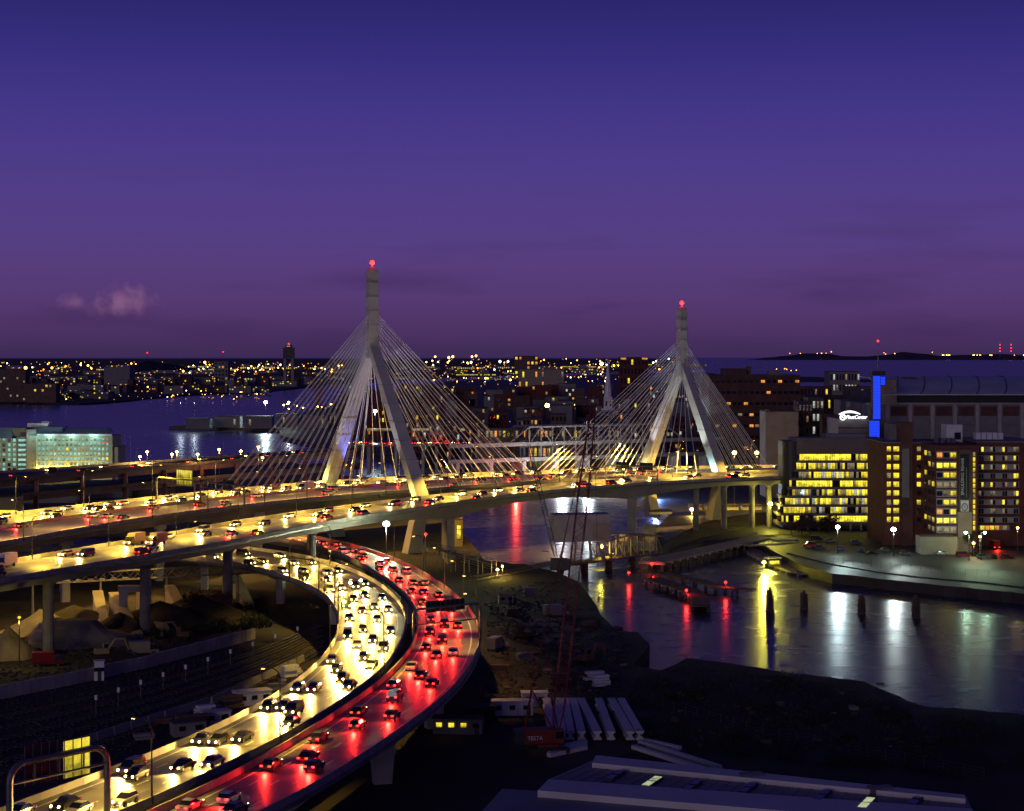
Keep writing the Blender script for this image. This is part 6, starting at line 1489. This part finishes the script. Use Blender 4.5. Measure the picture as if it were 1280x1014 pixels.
scatter('weeds', 9000, [(800,845),(860,832),(980,848),(1080,862),(1150,892),(1290,905),(1290,960),(1200,975),(760,930),(790,860)], 3.0, 'leaf2', 'dry weeds on the dark riverside ground', 1, .5, True)
scatter('weeds', 3000, [(180,765),(330,750),(340,785),(190,800)], 3.0, 'leaf2', 'scrub under the girder bridge', 2, 1.3, True)
scatter('loose_stones', 1819, [(605,735),(700,725),(740,760),(790,805),(770,850),(800,880),(700,890),(615,870)], 3.02, 'ballast', 'stones and scrap strewn over the crane yard', 3, .75)
scatter('loose_stones', 1819, [(-20,880),(120,850),(320,803),(400,790),(410,815),(330,870),(200,925),(60,985),(-20,990)], 3.0, 'ballast', 'ballast stones between the yard tracks', 4, .5)
scatter('loose_stones', 1120, [(-20,800),(120,785),(320,775),(318,795),(150,828),(-20,862)], 3.0, 'ballast', 'stones round the gravel heaps', 5, .7)
scatter('loose_stones', 1050, [(820,850),(1000,860),(1180,905),(1180,950),(850,925)], 3.0, 'ballast', 'stones on the dark riverside ground', 6, .6)
# more site clutter inside the curve and in the crane yard
for i, (px, py, rz, mk) in enumerate(((205,905,.4,'rust'),(255,893,.5,'white'),(290,884,.55,'brown'),(345,862,.6,'grey_wall'),(300,896,.5,'rust'),(362,846,.7,'white'),(180,925,.4,'grey_wall'),(640,770,.3,'rust'),(662,745,.2,'grey_wall'),(720,812,.7,'rust'),(742,850,.4,'white'),(700,856,.1,'rust'),(622,838,.3,'brown'),(655,826,.6,'grey_wall'),(752,858,.3,'white'))):
    e = empty('material_stack', at(px, py, 3.03), rz, 'low stack of building material in the yards, %s listed from the curve rightwards' % ordinal(i+1), 'stack', 'stacks of building material')
    nn_ = 2+i % 3
    for k2 in range(nn_):
        q = MB(); q.box((rr_.uniform(-.4,.4), rr_.uniform(-.3,.3), .35+.62*k2), (4.2-rr_.uniform(0,1.2), 1.5, .5), rr_.uniform(-.08,.08)); q.build('bundle', M[mk], e)
        for s in (-1.2, 1.2): q = MB(); q.box((s, 0, .05+.62*k2), (.15, 1.4, .1)); q.build('batten', M['wood'], e)
for i, px in enumerate(range(120, 400, 28)):
    py = 912-(px-120)*.36; e = empty('signal_post', at(px, py-18, 3.03), 0, 'railway signal post inside the curve, %s from the left' % ordinal(i+1), 'signal', 'railway signal posts'); q = MB(); q.cyl((0,0,0), (0,0,3.2), .09, k=5); q.build('post', M['steel'], e); q = MB(); q.box((0,0,3.4), (.5,.4,.9)); q.build('signal_head', M['white'], e)

# excavators and a fence in the yards
def excavator(px, py, rz, label, mk='rust'):
    e = empty('excavator', at(px, py, 3.03), rz, label, 'excavator')
    for s in (-1.2, 1.2):
        q = MB(); q.loft([[(-2,s-.3,.3),(-2,s+.3,.3),(-2,s+.3,.6),(-2,s-.3,.6)], [(-1.6,s-.3,0),(-1.6,s+.3,0),(-1.6,s+.3,.9),(-1.6,s-.3,.9)], [(1.6,s-.3,0),(1.6,s+.3,0),(1.6,s+.3,.9),(1.6,s-.3,.9)], [(2,s-.3,.3),(2,s+.3,.3),(2,s+.3,.6),(2,s-.3,.6)]]); q.build('crawler_track', M['tyre'], e)
    q = MB(); q.box((-.6,0,1.6), (3.2,2.5,1.1), taper=.94); q.build('house', M[mk], e)
    q = MB(); q.box((.5,.7,2.5), (1.3,1.0,1.5), taper=.85); cb = q.build('cab', M[mk], e); put('cab_window', WM['glass'], cb, (.5,.16,2.6), (0,0,0), (.9,1,.9))
    q = MB(); q.tube([(.8,-.3,1.7), (2.6,-.3,4.2), (4.8,-.3,4.0)], [.28,.32,.22], 6); q.build('boom', M[mk], e)
    q = MB(); q.tube([(4.6,-.3,4.3), (5.6,-.3,1.4)], [.22,.16], 6); q.build('stick', M[mk], e)
    q = MB(); q.loft([[(5.2,-.8,1.5),(5.9,-.8,1.5),(5.5,-.8,.5),(4.9,-.8,.7)], [(5.2,.2,1.5),(5.9,.2,1.5),(5.5,.2,.5),(4.9,.2,.7)]]); q.build('bucket', M['dark_steel'], e)
excavator(655, 800, 2.5, 'rusty excavator beside the rubble patch in the crane yard'); excavator(130, 822, .4, 'yellowish excavator before the broad gravel heap', 'sand'); excavator(735, 830, .8, 'rusty excavator near the muddy bank'); excavator(228, 800, 2.9, 'dull excavator under the ramp walls', 'rust')
def fence(pts, z, label):
    W = [at(x, y, z) for x, y in pts]; L_f = sum((W[i+1]-W[i]).length for i in range(len(W)-1)); W = resample(W, int(L_f/3.5)); e = empty('fence', (W[0].x, W[0].y, z), 0, label, 'fence'); o = e.location
    for i, p in enumerate(W):
        q = MB(); q.cyl(p-o, p-o+Vector((0,0,2)), .05, k=4); q.build('post', M['steel'], e)
        if i:
            q = MB()
            for h in (.15, .7, 1.3, 1.9): q.cyl(W[i-1]-o+Vector((0,0,h)), p-o+Vector((0,0,h)), .022, k=3)
            q.build('wire_panel', M['steel'], e)
fence([(600, 870), (660, 905), (672, 925)], 3.0, 'wire fence left of the crane'); fence([(-10, 893), (120, 866), (250, 833), (325, 806)], 3.0, 'wire fence along the railway yard wall'); fence([(815, 880), (930, 915), (1080, 945), (1230, 975)], 3.0, 'wire fence across the dark riverside ground'); fence([(995, 700), (1060, 706), (1160, 716), (1280, 724)], 3.25, 'railing along the waterside road')
for i, (px, py, rz) in enumerate(((695, 770, .4), (620, 812, 1.2), (180, 818, .3), (60, 832, .25))):
    vehicle(at(px, py, 3.04), rz, 'truck', rc.choice(['white','beige','red']), 'box truck standing in the yards, %s' % ('beside the rubble patch','near the ramp foot','under the wing walls','beside the sand heap')[i], 'trucks in the yards', True, False, None)
